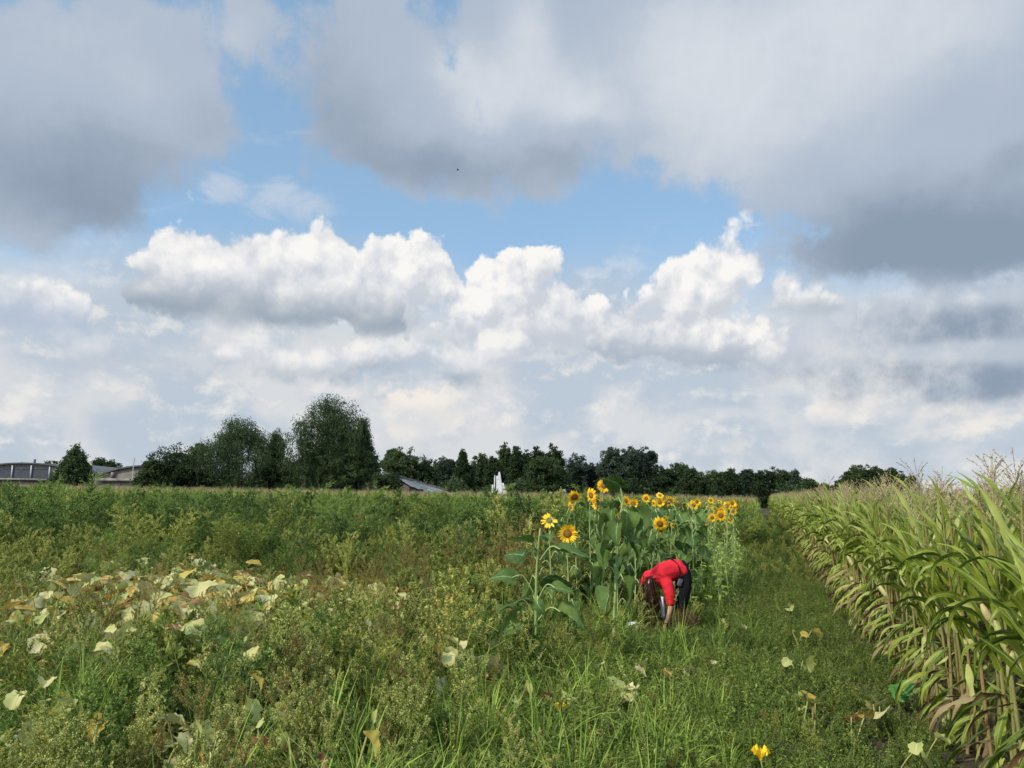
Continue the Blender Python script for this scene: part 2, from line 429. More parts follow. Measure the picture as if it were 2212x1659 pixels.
M['clover'] = foliage('ground cover leaf', [(0.0, (.045, .085, .016)), (.5, (.12, .175, .028)), (1, (.27, .32, .06))])
M['pump'] = foliage('pumpkin leaf', [(0.0, (.12, .045, .02)), (.12, (.22, .13, .045)), (.3, (.46, .31, .06)), (.5, (.26, .30, .08)), (.7, (.34, .35, .12)), (.85, (.42, .38, .15)), (1, (.50, .46, .26))], transl=.25, nscale=9, midcol=(.46, .44, .20), rnd=.15)
M['pumpgreen'] = foliage('green pumpkin leaf', [(0.0, (.05, .14, .03)), (.6, (.11, .26, .05)), (1, (.30, .36, .10))], nscale=8, midcol=(.24, .36, .12))
M['corn'] = foliage('maize leaf', [(0.0, (.035, .062, .008)), (.35, (.092, .138, .012)), (.65, (.20, .245, .024)), (.88, (.36, .38, .10)), (1, (.50, .45, .18))], transl=.3, rough=.4, midlo=.86, midcol=(.36, .39, .16), nscale=4, spec=.2, rnd=.3)
M['corn_dry'] = foliage('dry maize leaf', [(0.0, (.07, .03, .015)), (.5, (.135, .088, .04)), (1, (.26, .20, .095))], transl=.2, nscale=5)
M['corn_stalk'] = foliage('maize stalk', [(0.0, (.11, .13, .035)), (.5, (.19, .18, .06)), (1, (.23, .14, .06))], transl=0, nscale=6)
M['tassel'] = foliage('maize tassel', [(0.0, (.20, .14, .07)), (.5, (.34, .27, .14)), (1, (.48, .42, .22))], transl=.1)
M['husk'] = foliage('maize husk', [(0.0, (.20, .24, .07)), (.5, (.34, .34, .12)), (1, (.45, .38, .18))], transl=0, nscale=8)
M['silk'] = solid('maize silk', (.06, .03, .02), (.12, .05, .03))
M['sunleaf'] = foliage('sunflower leaf', [(0.0, (.038, .075, .016)), (.5, (.095, .15, .03)), (1, (.18, .25, .055))], transl=.28, nscale=5, midcol=(.17, .26, .10), rough=.65, spec=.22)
M['younleaf'] = foliage('young sunflower leaf', [(0.0, (.12, .18, .03)), (.5, (.24, .32, .055)), (1, (.40, .47, .11))], transl=.35)
M['sunstem'] = foliage('sunflower stem', [(0.0, (.12, .17, .05)), (.5, (.23, .30, .10)), (1, (.34, .40, .15))], transl=0)
M['petal'] = foliage('yellow petal', [(0.0, (.75, .36, .008)), (.5, (.90, .53, .012)), (1, (.95, .66, .04))], transl=.3, rough=.6)
M['disc'] = solid('sunflower disc', (.10, .035, .010), (.30, .12, .02), scale=60, rough=.9)
M['disc_in'] = solid('sunflower disc centre', (.26, .19, .03), (.14, .07, .015), scale=80, rough=.9)
M['seedhead'] = solid('seed head', (.42, .24, .035), (.26, .13, .03), scale=40, rough=.9)
M['oak'] = foliage('tree leaf dark', [(0.0, (.020, .036, .014)), (.5, (.046, .072, .026)), (1, (.09, .125, .04))], transl=.42, rnd=.6)
M['birch'] = foliage('birch leaf', [(0.0, (.024, .042, .016)), (.5, (.052, .082, .030)), (1, (.10, .14, .045))], transl=.42, rnd=.2)
M['willow'] = foliage('grey green tree leaf', [(0.0, (.022, .035, .025)), (.5, (.045, .068, .042)), (1, (.09, .12, .07))], transl=.42, rnd=.5)
M['bark'] = solid('bark', (.05, .04, .03), (.09, .075, .06), scale=3)
M['birchbark'] = solid('birch bark', (.16, .15, .14), (.05, .045, .04), scale=4)
M['soil'] = solid('soil', (.045, .032, .022), (.085, .062, .042), scale=2.5, rough=.95, bump=.4)

# ---------------------------------------------------------------- ground
g = MB()
xs = np.concatenate([np.linspace(-2500, -60, 12), np.linspace(-50, 50, 61), np.linspace(60, 2500, 12)])
ys = np.concatenate([np.linspace(-2500, -20, 8), np.linspace(-10, 70, 61), np.linspace(90, 2500, 12)])
gg = np.zeros((len(ys), len(xs), 3)); gg[..., 0] = xs[None]; gg[..., 1] = ys[:, None]
near = (np.abs(gg[..., 0]) < 52) & (gg[..., 1] < 75) & (gg[..., 1] > -12)
gg[..., 2] = np.where(near, 0.03 * np.sin(gg[..., 0] * 1.3 + gg[..., 1] * .7) + R.normal(0, .015, near.shape), 0) - 0.02
g.grid(gg)
gm = bpy.data.materials.new('field ground'); gm.use_nodes = True; nt = gm.node_tree
bs = nt.nodes['Principled BSDF']; bs.inputs['Roughness'].default_value = .95; bs.inputs['Specular IOR Level'].default_value = .1
geo = nt.nodes.new('ShaderNodeNewGeometry')
nz = nt.nodes.new('ShaderNodeTexNoise'); nz.inputs['Scale'].default_value = 3.0; nz.inputs['Detail'].default_value = 8; nz.inputs['Roughness'].default_value = .7
nt.links.new(geo.outputs['Position'], nz.inputs['Vector'])
nt.links.new(ramp(nt, nz.outputs[0], [(.35, (.026, .020, .013)), (.55, (.055, .042, .026)), (.7, (.06, .075, .025))]), bs.inputs['Base Color'])
bmp = nt.nodes.new('ShaderNodeBump'); bmp.inputs['Strength'].default_value = .6; nt.links.new(nz.outputs[0], bmp.inputs['Height']); nt.links.new(bmp.outputs[0], bs.inputs['Normal'])
tag(g.build('ground', gm, smooth=True), kind='structure')

# ---------------------------------------------------------------- scattering of what nobody could count
def model_collection(name, meshes):
    c = bpy.data.collections.new(name)
    for me in meshes:
        o = bpy.data.objects.new(me.name, me); c.objects.link(o)
    return c
def scatter(name, label, meshes, pts, scl, idx=None, rz=None, tilt=0.12, base_mat=None):
    n = len(pts)
    names = sorted(range(len(meshes)), key=lambda i: meshes[i].name)
    me = bpy.data.meshes.new(name)
    me.vertices.add(n); me.vertices.foreach_set('co', np.asarray(pts, np.float32).ravel())
    def at_(nm, ty, val, key='value'):
        a = me.attributes.new(nm, ty, 'POINT'); a.data.foreach_set(key, np.ascontiguousarray(val).ravel())
    idx = R.randint(0, len(meshes), n) if idx is None else idx
    rz = R.uniform(0, 2 * math.pi, n) if rz is None else rz
    rot = np.stack([R.normal(0, tilt, n), R.normal(0, tilt, n), rz], 1)
    at_('idx', 'INT', idx.astype(np.int32)); at_('rotv', 'FLOAT_VECTOR', rot.astype(np.float32), 'vector')
    sc3 = np.asarray(scl, np.float32); sc3 = np.stack([sc3] * 3, 1) if sc3.ndim == 1 else sc3
    at_('sclv', 'FLOAT_VECTOR', sc3, 'vector')
    o = bpy.data.objects.new(name, me); COL.objects.link(o)
    ng = bpy.data.node_groups.new(name, 'GeometryNodeTree')
    ng.interface.new_socket('Geometry', in_out='INPUT', socket_type='NodeSocketGeometry')
    ng.interface.new_socket('Geometry', in_out='OUTPUT', socket_type='NodeSocketGeometry')
    gi = ng.nodes.new('NodeGroupInput'); go = ng.nodes.new('NodeGroupOutput')
    ci = ng.nodes.new('GeometryNodeCollectionInfo'); ci.inputs['Collection'].default_value = model_collection(name + ' kinds', meshes)
    ci.inputs['Separate Children'].default_value = True; ci.inputs['Reset Children'].default_value = True
    ip = ng.nodes.new('GeometryNodeInstanceOnPoints'); ip.inputs['Pick Instance'].default_value = True
    def na(nm, ty):
        x = ng.nodes.new('GeometryNodeInputNamedAttribute'); x.data_type = ty; x.inputs['Name'].default_value = nm; return x.outputs['Attribute']
    er = ng.nodes.new('FunctionNodeEulerToRotation')
    ng.links.new(na('rotv', 'FLOAT_VECTOR'), er.inputs[0])
    ng.links.new(gi.outputs[0], ip.inputs['Points']); ng.links.new(ci.outputs[0], ip.inputs['Instance'])
    ng.links.new(na('idx', 'INT'), ip.inputs['Instance Index']); ng.links.new(er.outputs[0], ip.inputs['Rotation'])
    ng.links.new(na('sclv', 'FLOAT_VECTOR'), ip.inputs['Scale']); ng.links.new(ip.outputs[0], go.inputs[0])
    md = o.modifiers.new('scatter', 'NODES'); md.node_group = ng
    return tag(o, label, kind='stuff')

# ---------------------------------------------------------------- plan of the field
P0 = np.array([2.9, 5.6]); RD = np.array([0.290, 0.957]); RN = np.array([0.957, -0.290])   # edge of the maize, its direction, into the maize
def edge_d(x, y):                  # distance to the left of the maize edge
    return -((x - P0[0]) * RN[0] + (y - P0[1]) * RN[1])
def in_view(x, y, margin=1.2):
    return (y > 1.2) & (np.abs(x) < y * 0.645 + margin)
def rand_pts(n, x0, x1, y0, y1, near_bias=1.0):
    x = R.uniform(x0, x1, n); y = y0 + (y1 - y0) * R.uniform(0, 1, n) ** near_bias
    return x, y

# ---------------------------------------------------------------- plant models
def curve(p, d, L, n, bend=(0, 0, 0), jit=0.0):
    pts = [np.array(p, float)]; d = np.array(d, float); d /= np.linalg.norm(d)
    for i in range(n):
        d = d + np.array(bend) / n + R.normal(0, jit, 3); d /= np.linalg.norm(d)
        pts.append(pts[-1] + d * L / n)
    return np.array(pts)
def along(pts, n, t0=0.0, t1=1.0):
    t = R.uniform(t0, t1, n) * (len(pts) - 1); i = np.minimum(t.astype(int), len(pts) - 2); f = (t - i)[:, None]
    return pts[i] * (1 - f) + pts[i + 1] * f, pts[i + 1] - pts[i], t / (len(pts) - 1)

def weed_mesh(name, h=1.0, nb=16, leafL=.042, leafW=.012, nl=55, seed_mat=1, seed_n=60, seed_sz=.009, spread=.55, mats=None, seedfrac=.45, drop=.0):
    b = MB()
    main = curve((0, 0, 0), (R.normal(0, .05), R.normal(0, .05), 1), h, 8, jit=.03)
    b.tube(main, np.linspace(.007, .002, 9), 4, R.uniform(.2, .7), 2)
    brs = [(main, .25)]
    for k in range(nb):
        t = .12 + .8 * k / nb; p = main[int(t * 8)] + (main[min(8, int(t * 8) + 1)] - main[int(t * 8)]) * ((t * 8) % 1)
        az = k * 2.4 + R.uniform(-.5, .5); L = h * spread * (1.05 - t) * R.uniform(.6, 1.1) + .08 * h
        br = curve(p, (math.cos(az), math.sin(az), R.uniform(.7, 1.3)), L, 6, (0, 0, R.uniform(.2, .9) - drop), .06)
        b.tube(br, np.linspace(.0035, .001, 7), 3, R.uniform(.2, .7), 2)
        brs.append((br, .0))
        for q in range(3):
            u = R.uniform(.3, .85); p2 = br[int(u * 6)]; az2 = az + R.uniform(-1.2, 1.2)
            b2 = curve(p2, (math.cos(az2), math.sin(az2), R.uniform(.6, 1.4)), L * R.uniform(.25, .5), 4, (0, 0, .4 - drop), .08)
            b.tube(b2, .0012, 3, .5, 2); brs.append((b2, .0))
    for br, t0 in brs:
        L = np.linalg.norm(br[-1] - br[0]) / h; n = max(8, int(nl * L * 2.6))
        p, d, t = along(br, n, t0, 1)
        dd = d / np.linalg.norm(d, axis=1, keepdims=True) * .6 + R.normal(0, .75, (n, 3)); dd[:, 2] += .1
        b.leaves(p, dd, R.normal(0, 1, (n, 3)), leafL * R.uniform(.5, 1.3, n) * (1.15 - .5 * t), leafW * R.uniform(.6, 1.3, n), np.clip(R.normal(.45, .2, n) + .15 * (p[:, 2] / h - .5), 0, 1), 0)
        n = int(seed_n * (.4 + L * 2))
        if n:
            p, d, t = along(br, n, 1 - seedfrac, 1)
            p = p + R.normal(0, .006, (n, 3))
            b.leaves(p, R.normal(0, 1, (n, 3)), R.normal(0, 1, (n, 3)), seed_sz * R.uniform(.7, 1.5, n), seed_sz * R.uniform(.7, 1.3, n), np.clip(R.normal(.5, .22, n), 0, 1), seed_mat, wide=.5)
    return b.mesh(name, mats or [M['weed'], M['seed'], M['stem']])

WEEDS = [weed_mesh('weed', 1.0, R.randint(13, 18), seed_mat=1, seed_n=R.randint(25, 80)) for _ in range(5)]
RUSTY = [weed_mesh('rusty_weed', 1.0, 15, leafL=.028, leafW=.007, nl=35, seed_n=95, seed_sz=.0065, seedfrac=.8, mats=[M['weed'], M['rust'], M['stem']]) for _ in range(3)]
DARKW = [weed_mesh('dark_weed', 1.0, 17, leafL=.06, leafW=.013, nl=55, seed_n=12, spread=.45, mats=[M['weed_dark'], M['seed'], M['stem']]) for _ in range(4)]
BLUEW = [weed_mesh('leafy_weed', 1.0, 15, leafL=.045, leafW=.016, nl=60, seed_n=0, spread=.5, mats=[M['weed_blue'], M['seed'], M['stem']]) for _ in range(3)]
YELW = [weed_mesh('seedy_weed', 1.0, 14, leafL=.03, leafW=.009, nl=25, seed_n=120, seed_sz=.009, seedfrac=.75, spread=.4) for _ in range(3)]

SPIKE = [weed_mesh('spiky_weed', 1.0, 12, leafL=.05, leafW=.012, nl=18, seed_n=150, seed_sz=.010, seedfrac=.85, spread=.24) for _ in range(2)]
DEAD = [weed_mesh('dead_weed', 1.0, 11, leafL=.02, leafW=.005, nl=8, seed_n=50, seed_sz=.007, seedfrac=.6, spread=.45, mats=[M['rust'], M['rust'], M['corn_dry']]) for _ in range(2)]
BROAD = [weed_mesh('broad_leaved_weed', 1.0, 9, leafL=.10, leafW=.05, nl=16, seed_n=20, spread=.4, mats=[M['weed'], M['seed'], M['stem']]) for _ in range(2)]
def plume_mesh(name, mats):        # arching feathery weed, many narrow leaves
    b = MB()
    for s in range(7):
        az = R.uniform(0, 6.28); st = curve((R.normal(0, .04), R.normal(0, .04), 0), (math.cos(az) * .25, math.sin(az) * .25, 1), R.uniform(.8, 1.1), 10, (math.cos(az) * .5, math.sin(az) * .5, -.15), .03)
        b.tube(st, np.linspace(.006, .0015, 11), 3, .5, 2)
        for q in range(22):
            u = R.uniform(.2, 1); i = min(9, int(u * 10)); a2 = R.uniform(0, 6.28)
            br = curve(st[i], (math.cos(a2) * .8 + math.cos(az) * .4, math.sin(a2) * .8 + math.sin(az) * .4, R.uniform(.3, 1)), .26 * (1.2 - u) + .06, 4, (0, 0, -.2), .05)
            b.tube(br, .001, 3, .5, 2)
            n = 26; p, d, t = along(br, n, .05, 1)
            b.leaves(p, d / np.linalg.norm(d, axis=1, keepdims=True) + R.normal(0, .5, (n, 3)), R.normal(0, 1, (n, 3)), .045 * R.uniform(.6, 1.3, n), .008, np.clip(R.normal(.5, .2, n) + .2 * (u - .5), 0, 1), 0)
    return b.mesh(name, mats)
PLUMES = [plume_mesh('feathery_weed', [M['weed_blue'], M['seed'], M['stem']]) for _ in range(2)] + [plume_mesh('feathery_weed', [M['weed_dark'], M['seed'], M['stem']]) for _ in range(2)] + [plume_mesh('feathery_weed', [M['weed'], M['seed'], M['stem']])]

def blade(b, p, az, L, W, up, droop, tint, mat=0, n=7, twist=0.0, fold=.22, taper=.9):
    """one long leaf as a folded strip with a midrib"""
    p = np.array(p, float); el = up; pts = []; c = p.copy(); tw = 0
    h = np.array([math.cos(az), math.sin(az), 0])
    rows = []; mids = []
    for i in range(n + 1):
        t = i / n
        d = h * math.cos(el) + np.array([0, 0, math.sin(el)])
        sd = np.array([-math.sin(az), math.cos(az), 0]); upv = np.cross(d, sd) * -1
        w = W * (min(1, .35 + t * 4) * (1 - max(0, (t - .25) / .75) ** 1.6 * taper)) * .5
        if i == n: w = W * .03
        s2 = sd * math.cos(tw) + upv * math.sin(tw); u2 = np.cross(s2, d)
        wob = u2 * w * .35 * math.sin(t * 17 + az * 5)
        rows.append([c - s2 * w + u2 * w * fold + wob, c - u2 * w * fold * .5, c + s2 * w + u2 * w * fold - wob]); mids.append([0, 1, 0])
        c = c + d * L / n; el = max(el - droop / n * (.15 + 3.4 * t * (1.25 - t)), -1.5 + R.uniform(0, .12)); tw += twist / n; az += R.normal(0, .03)
    b.grid(rows, tint, mat, mids)

def grass_mesh(name, n, L, W, dr=2.0, tint=.5, heads=0):
    b = MB()
    for i in range(n):
        az = R.uniform(0, 6.28); r = R.uniform(0, .05)
        blade(b, (math.cos(az) * r, math.sin(az) * r, 0), az, L * R.uniform(.5, 1.1), W * R.uniform(.6, 1.2), R.uniform(1.1, 1.52), R.uniform(.3, dr), np.clip(R.normal(tint, .18), 0, 1), 0, n=6)
    for k in range(heads):
        az = R.uniform(0, 6.28); st = curve((0, 0, 0), (math.cos(az) * .2, math.sin(az) * .2, 1), L * 1.2, 8, (math.cos(az) * .4, math.sin(az) * .4, 0), .02)
        b.tube(st, .0018, 3, .6, 1)
        m_ = 50; p, d, t = along(st, m_, .82, 1)
        b.leaves(p + R.normal(0, .006, (m_, 3)), d / np.linalg.norm(d, axis=1, keepdims=True) + R.normal(0, .4, (m_, 3)), R.normal(0, 1, (m_, 3)), .011, .004, R.uniform(0, .7, m_), 2)
    return b.mesh(name, [M['grass'], M['stem'], M['seed']])
GRASS = [grass_mesh('grass', R.randint(16, 26), R.uniform(.32, .5), .0085, tint=.42, heads=(1 if k == 2 else 0)) for k in range(5)]
THIN = [grass_mesh('thin_grass', 40, .26, .004, tint=.35, dr=1.6) for _ in range(3)]

def cover_mesh(name):
    b = MB()
    for s in range(16):
        az = R.uniform(0, 6.28); st = curve((R.normal(0, .05), R.normal(0, .05), 0), (math.cos(az), math.sin(az), R.uniform(.3, 1.8)), R.uniform(.10, .26), 4, (0, 0, .3), .1)
        b.tube(st, .0012, 3, .4, 1)
        n = 26; p, d, t = along(st, n, .15, 1)
        b.leaves(p, R.normal(0, 1, (n, 3)) * [1, 1, .5], R.normal(0, .4, (n, 3)) + [0, 0, 1], R.uniform(.012, .03, n), R.uniform(.005, .013, n), np.clip(R.normal(.45, .22, n), 0, 1), 0)
    return b.mesh(name, [M['clover'], M['stem']])
COVER = [cover_mesh('ground_cover') for _ in range(4)]

def heart_leaf(L=.3, W=.26, cup=.25, droop=.5, lobes=0, tint=.5, seed=0, jag=.04, n=9, m=8):
    """blade of a sunflower or pumpkin leaf, base at the origin, tip towards +x"""
    rs = np.random.RandomState(seed); rows, mids = [], []
    ph = rs.uniform(0, 6.28, 3)
    for i in range(n + 1):
        t = i / n; x = L * (t * 1.12 - .12)
        w = W * .5 * (math.sin(math.pi * min(1, (t * .93 + .07)) ** .62)) ** .75 if 0 < t < 1 else W * (.16 if t == 0 else .01)
        if lobes: w = W * .5 * math.sqrt(max(.02, math.sin(math.pi * (.08 + .88 * t)))); w *= 1 + .14 * math.cos(t * math.pi * lobes)
        row, mr = [], []
        for j in range(m + 1):
            s = j / m * 2 - 1
            ww = w * (1 + rs.normal(0, jag))
            y = s * ww; z = cup * abs(s) ** 1.6 * w + .05 * L * math.sin(7 * t + ph[0] + 3 * s) * abs(s) + rs.normal(0, .006 * L * 3) * abs(s)
            xx = x - abs(s) ** 2 * .10 * L * (1 - t)
            a = -droop * t * (1 if t > 0 else 0); z2 = z - droop * .5 * L * t * t
            row.append((xx * (1 - .15 * droop * t), y, z2)); mr.append(1.0 if j == m // 2 else (.55 if (i + abs(j - m // 2)) % 3 == 0 else 0))
        rows.append(row); mids.append(mr)
    return rows, mids
def leaf_mesh(name, mat, **k):
    b = MB(); t = k.pop('tint', .5); rows, mids = heart_leaf(**k); b.grid(rows, t, 0, mids)
    return b.mesh(name, mat, True)

def pumpkin_mesh(name, mat, n, seed, tints):
    b = MB(); rs = np.random.RandomState(seed)
    for i in range(n):
        az = rs.uniform(0, 6.28); r = rs.uniform(.0, .35); h = rs.uniform(.2, .42)
        base = np.array([math.cos(az) * r, math.sin(az) * r, 0]); a2 = rs.uniform(0, 6.28)
        st = curve(base, (math.cos(a2) * .2, math.sin(a2) * .2, 1), h, 4, (math.cos(a2) * .3, math.sin(a2) * .3, 0), .04)
        b.tube(st, .006, 4, .6, 1)
        L = rs.uniform(.15, .25)
        rows, mids = heart_leaf(L, L * 1.15, rs.uniform(-.3, .7), rs.uniform(0, 1.4), 5, seed=seed * 77 + i, jag=.09)
        Rm = np.array(Euler((rs.normal(0, .5), rs.normal(-.1, .45), a2)).to_matrix())
        b.grid(np.array(rows) @ Rm.T + st[-1], np.clip(rs.choice(tints) + rs.normal(0, .04), 0, 1), 0, mids)
    return b.mesh(name, [mat, M['stem']], True)
PUMP = [pumpkin_mesh('pumpkin_leaves', M['pump'], 5, 10 + k, [.3, .5, .7, .85, .95, .15]) for k in range(5)]

def tall_pump(name, n, seed, tints):
    b = MB(); rs = np.random.RandomState(seed)
    for i in range(n):
        a2 = rs.uniform(0, 6.28); h = rs.uniform(.36, .62); r = rs.uniform(0, .2)
        st = curve((math.cos(a2) * r, math.sin(a2) * r, 0), (math.cos(a2) * .2, math.sin(a2) * .2, 1), h, 5, (math.cos(a2) * .3, math.sin(a2) * .3, 0), .04); b.tube(st, .006, 4, .8, 1)
        L = rs.uniform(.08, .13); rows, mids = heart_leaf(L, L * 1.15, rs.uniform(-.2, .8), rs.uniform(.3, 1.6), 5, seed=seed * 31 + i, jag=.10)
        Rm = np.array(Euler((rs.normal(0, .5), rs.normal(.1, .5), a2)).to_matrix()); b.grid(np.array(rows) @ Rm.T + st[-1], np.clip(rs.choice(tints) + rs.normal(0, .04), 0, 1), 0, mids)
    return b.mesh(name, [M['pump'], M['stem']], True)
TALLP = [tall_pump('pumpkin_stalks', 3, 60 + k, [.1, .28, .45, .55, .6, .75]) for k in range(4)]

def young_mesh(name, h=1.2, head=False):
    b = MB(); st = curve((0, 0, 0), (R.normal(0, .05), R.normal(0, .05), 1), h, 8, jit=.02)
    b.tube(st, np.linspace(.008, .004, 9), 5, .7, 1)
    for k in range(22):
        t = .12 + .86 * k / 22; p = st[int(t * 8)] * (1 - (t * 8) % 1) + st[min(8, int(t * 8) + 1)] * ((t * 8) % 1)
        az = k * 2.4 + R.uniform(-.4, .4); L = .12 * (1.15 - .55 * t) * R.uniform(.7, 1.2)
        rows, mids = heart_leaf(L, L * .55, .3, R.uniform(.2, 1.2), seed=k + int(h * 100), n=4, m=4)
        Rm = np.array(Euler((R.normal(0, .25), R.uniform(-.5, .2), az)).to_matrix())
        b.grid(np.array(rows) @ Rm.T + p + np.array([math.cos(az), math.sin(az), .3]) * .03, np.clip(R.normal(.5 + .2 * t, .15), 0, 1), 0, mids)
        b.tube([p, p + np.array([math.cos(az), math.sin(az), .3]) * .03], .0018, 3, .6, 1)
    return b.mesh(name, [M['younleaf'], M['sunstem']])

# ---------------------------------------------------------------- maize
def corn_leaf(name, mat, L, W, up, droop, tint, twist=0.0):
    b = MB(); blade(b, (0, 0, 0), 0, L, W, up, droop, tint, n=11, twist=twist, fold=.3); return b.mesh(name, mat, True)
CL_UP = [corn_leaf('leaf', M['corn'], R.uniform(.36, .56), R.uniform(.05, .072), R.uniform(1.2, 1.48), R.uniform(.1, 1.0), R.uniform(.45, .9), R.normal(0, .5)) for _ in range(6)]
CL_MID = [corn_leaf('leaf', M['corn'], R.uniform(.54, .82), R.uniform(.052, .078), R.uniform(1.12, 1.46), (R.uniform(.2, 1.1) if _ % 3 else R.uniform(2.4, 4.4)), R.uniform(.15, .7), R.normal(0, 1.0)) for _ in range(9)]
CL_LOW = [corn_leaf('leaf', M['corn_dry'] if k % 2 else M['corn'], R.uniform(.4, .6), R.uniform(.035, .07), R.uniform(-1.15, -.1), R.uniform(.7, 1.5), R.uniform(.2, .9), R.normal(0, 1.6)) for k in range(7)]
def stalk_mesh(h):
    b = MB(); z = np.linspace(0, h, 13); p = np.zeros((13, 3)); p[:, 2] = z; p[:, 0] = .015 * np.sin(z * 2)
    b.tube(p, np.linspace(.014, .006, 13) * (1 + .12 * (np.arange(13) % 2)), 6, R.uniform(.2, .8)); return b.mesh('stalk', M['corn_stalk'], True)
def tassel_mesh():
    b = MB(); t0 = R.uniform(.3, .8)
    sp = [curve((0, 0, 0), (0, 0, 1), R.uniform(.24, .34), 5, jit=.03)]
    for k in range(R.randint(6, 10)):
        az = R.uniform(0, 6.28); sp.append(curve((0, 0, R.uniform(0, .1)), (math.cos(az) * .4, math.sin(az) * .4, 1), R.uniform(.14, .22), 4, (math.cos(az) * .4, math.sin(az) * .4, -.25), .04))
    for s in sp:
        b.tube(s, .0016, 3, t0)
        n = 20; p, d, t = along(s, n, .1, 1); b.leaves(p, d / np.linalg.norm(d, axis=1, keepdims=True) + R.normal(0, .45, (n, 3)), R.normal(0, 1, (n, 3)), 0.016, .0065, np.clip(R.normal(t0, .2, n), 0, 1))
    return b.mesh('tassel', M['tassel'])
def cob_mesh():
    b = MB(); t = np.linspace(0, 1, 8); p = np.zeros((8, 3)); p[:, 2] = t * .2
    b.tube(p, .027 * np.sin(math.pi * np.clip(t * .85 + .1, 0, 1)) ** .7 + .002, 7, R.uniform(.2, .9)); return b.mesh('cob', M['husk'], True)
def silk_mesh():
    b = MB()
    for k in range(14):
        az = R.uniform(0, 6.28); b.tube(curve((0, 0, 0), (math.cos(az) * .3, math.sin(az) * .3, 1), .05, 3, (math.cos(az), math.sin(az), -1.5), .1), .0018, 3)
    return b.mesh('silk', M['silk'])
TASSELS = [tassel_mesh() for _ in range(5)]; COBS = [cob_mesh() for _ in range(3)]; SILK = silk_mesh()
STALKS = [(h, stalk_mesh(h)) for h in (1.68, 1.76, 1.86)]

def corn_spec(h):                  # (name, mesh, location, rotation, scale) of every part of one plant
    hs, sm = STALKS[h % 3]; out = [('stalk', sm, (0, 0, 0), (0, 0, 0), 1.0)]
    plane = R.normal(0, .25)
    n = 15
    for k in range(n):
        t = k / (n - 1); z = .18 + (hs - .38) * t; az = plane + math.pi * (k % 2) + R.normal(0, .35)
        src = CL_LOW if t < .40 else (CL_MID if t < .75 else CL_UP)
        out.append(('leaf', src[R.randint(len(src))], (0.006 * math.cos(az), .006 * math.sin(az), z), (R.normal(0, .12), R.normal(0, .10), az), R.uniform(.82, 1.08) * (1 - .12 * (t > .9))))
    out.append(('tassel', TASSELS[R.randint(5)], (0, 0, hs - .02), (R.normal(0, .12), R.normal(0, .12), R.uniform(0, 6)), R.uniform(.85, 1.15)))
    az = plane + R.uniform(-.4, .4)
    out.append(('cob', COBS[R.randint(3)], (.012 * math.cos(az), .012 * math.sin(az), R.uniform(.8, 1.0)), (0, R.uniform(.25, .5), az), 1.0))
    return out
SPECS = [corn_spec(k) for k in range(9)]
def corn_thing(spec):
    r = empty('maize_plant')
    for nm, me, loc, rot, sc in spec:
        o = obj(nm, me, r, loc, rot, sc)
        if nm == 'cob': obj('silk', SILK, o, (0, 0, .195))
    return r
def join_spec(name, spec):         # the same plant as one mesh
    MT = [M['corn'], M['corn_dry'], M['corn_stalk'], M['tassel'], M['husk']]
    b = MB()
    for nm, me, loc, rot, sc in spec:
        v = np.zeros(len(me.vertices) * 3); me.vertices.foreach_get('co', v); v = v.reshape(-1, 3) * sc
        v = v @ np.array(Euler(rot).to_matrix()).T + np.array(loc)
        tt = np.zeros(len(me.polygons)); me.attributes['tint'].data.foreach_get('value', tt)
        mm = np.zeros(len(me.vertices)); me.attributes['mid'].data.foreach_get('value', mm)
        f = np.array([list(p.vertices) for p in me.polygons]); b.add(v, f, tt, MT.index(me.materials[0]), mm)
    return b.mesh(name, MT, True)
CORN_ONE = [join_spec('maize_plant', s) for s in SPECS]

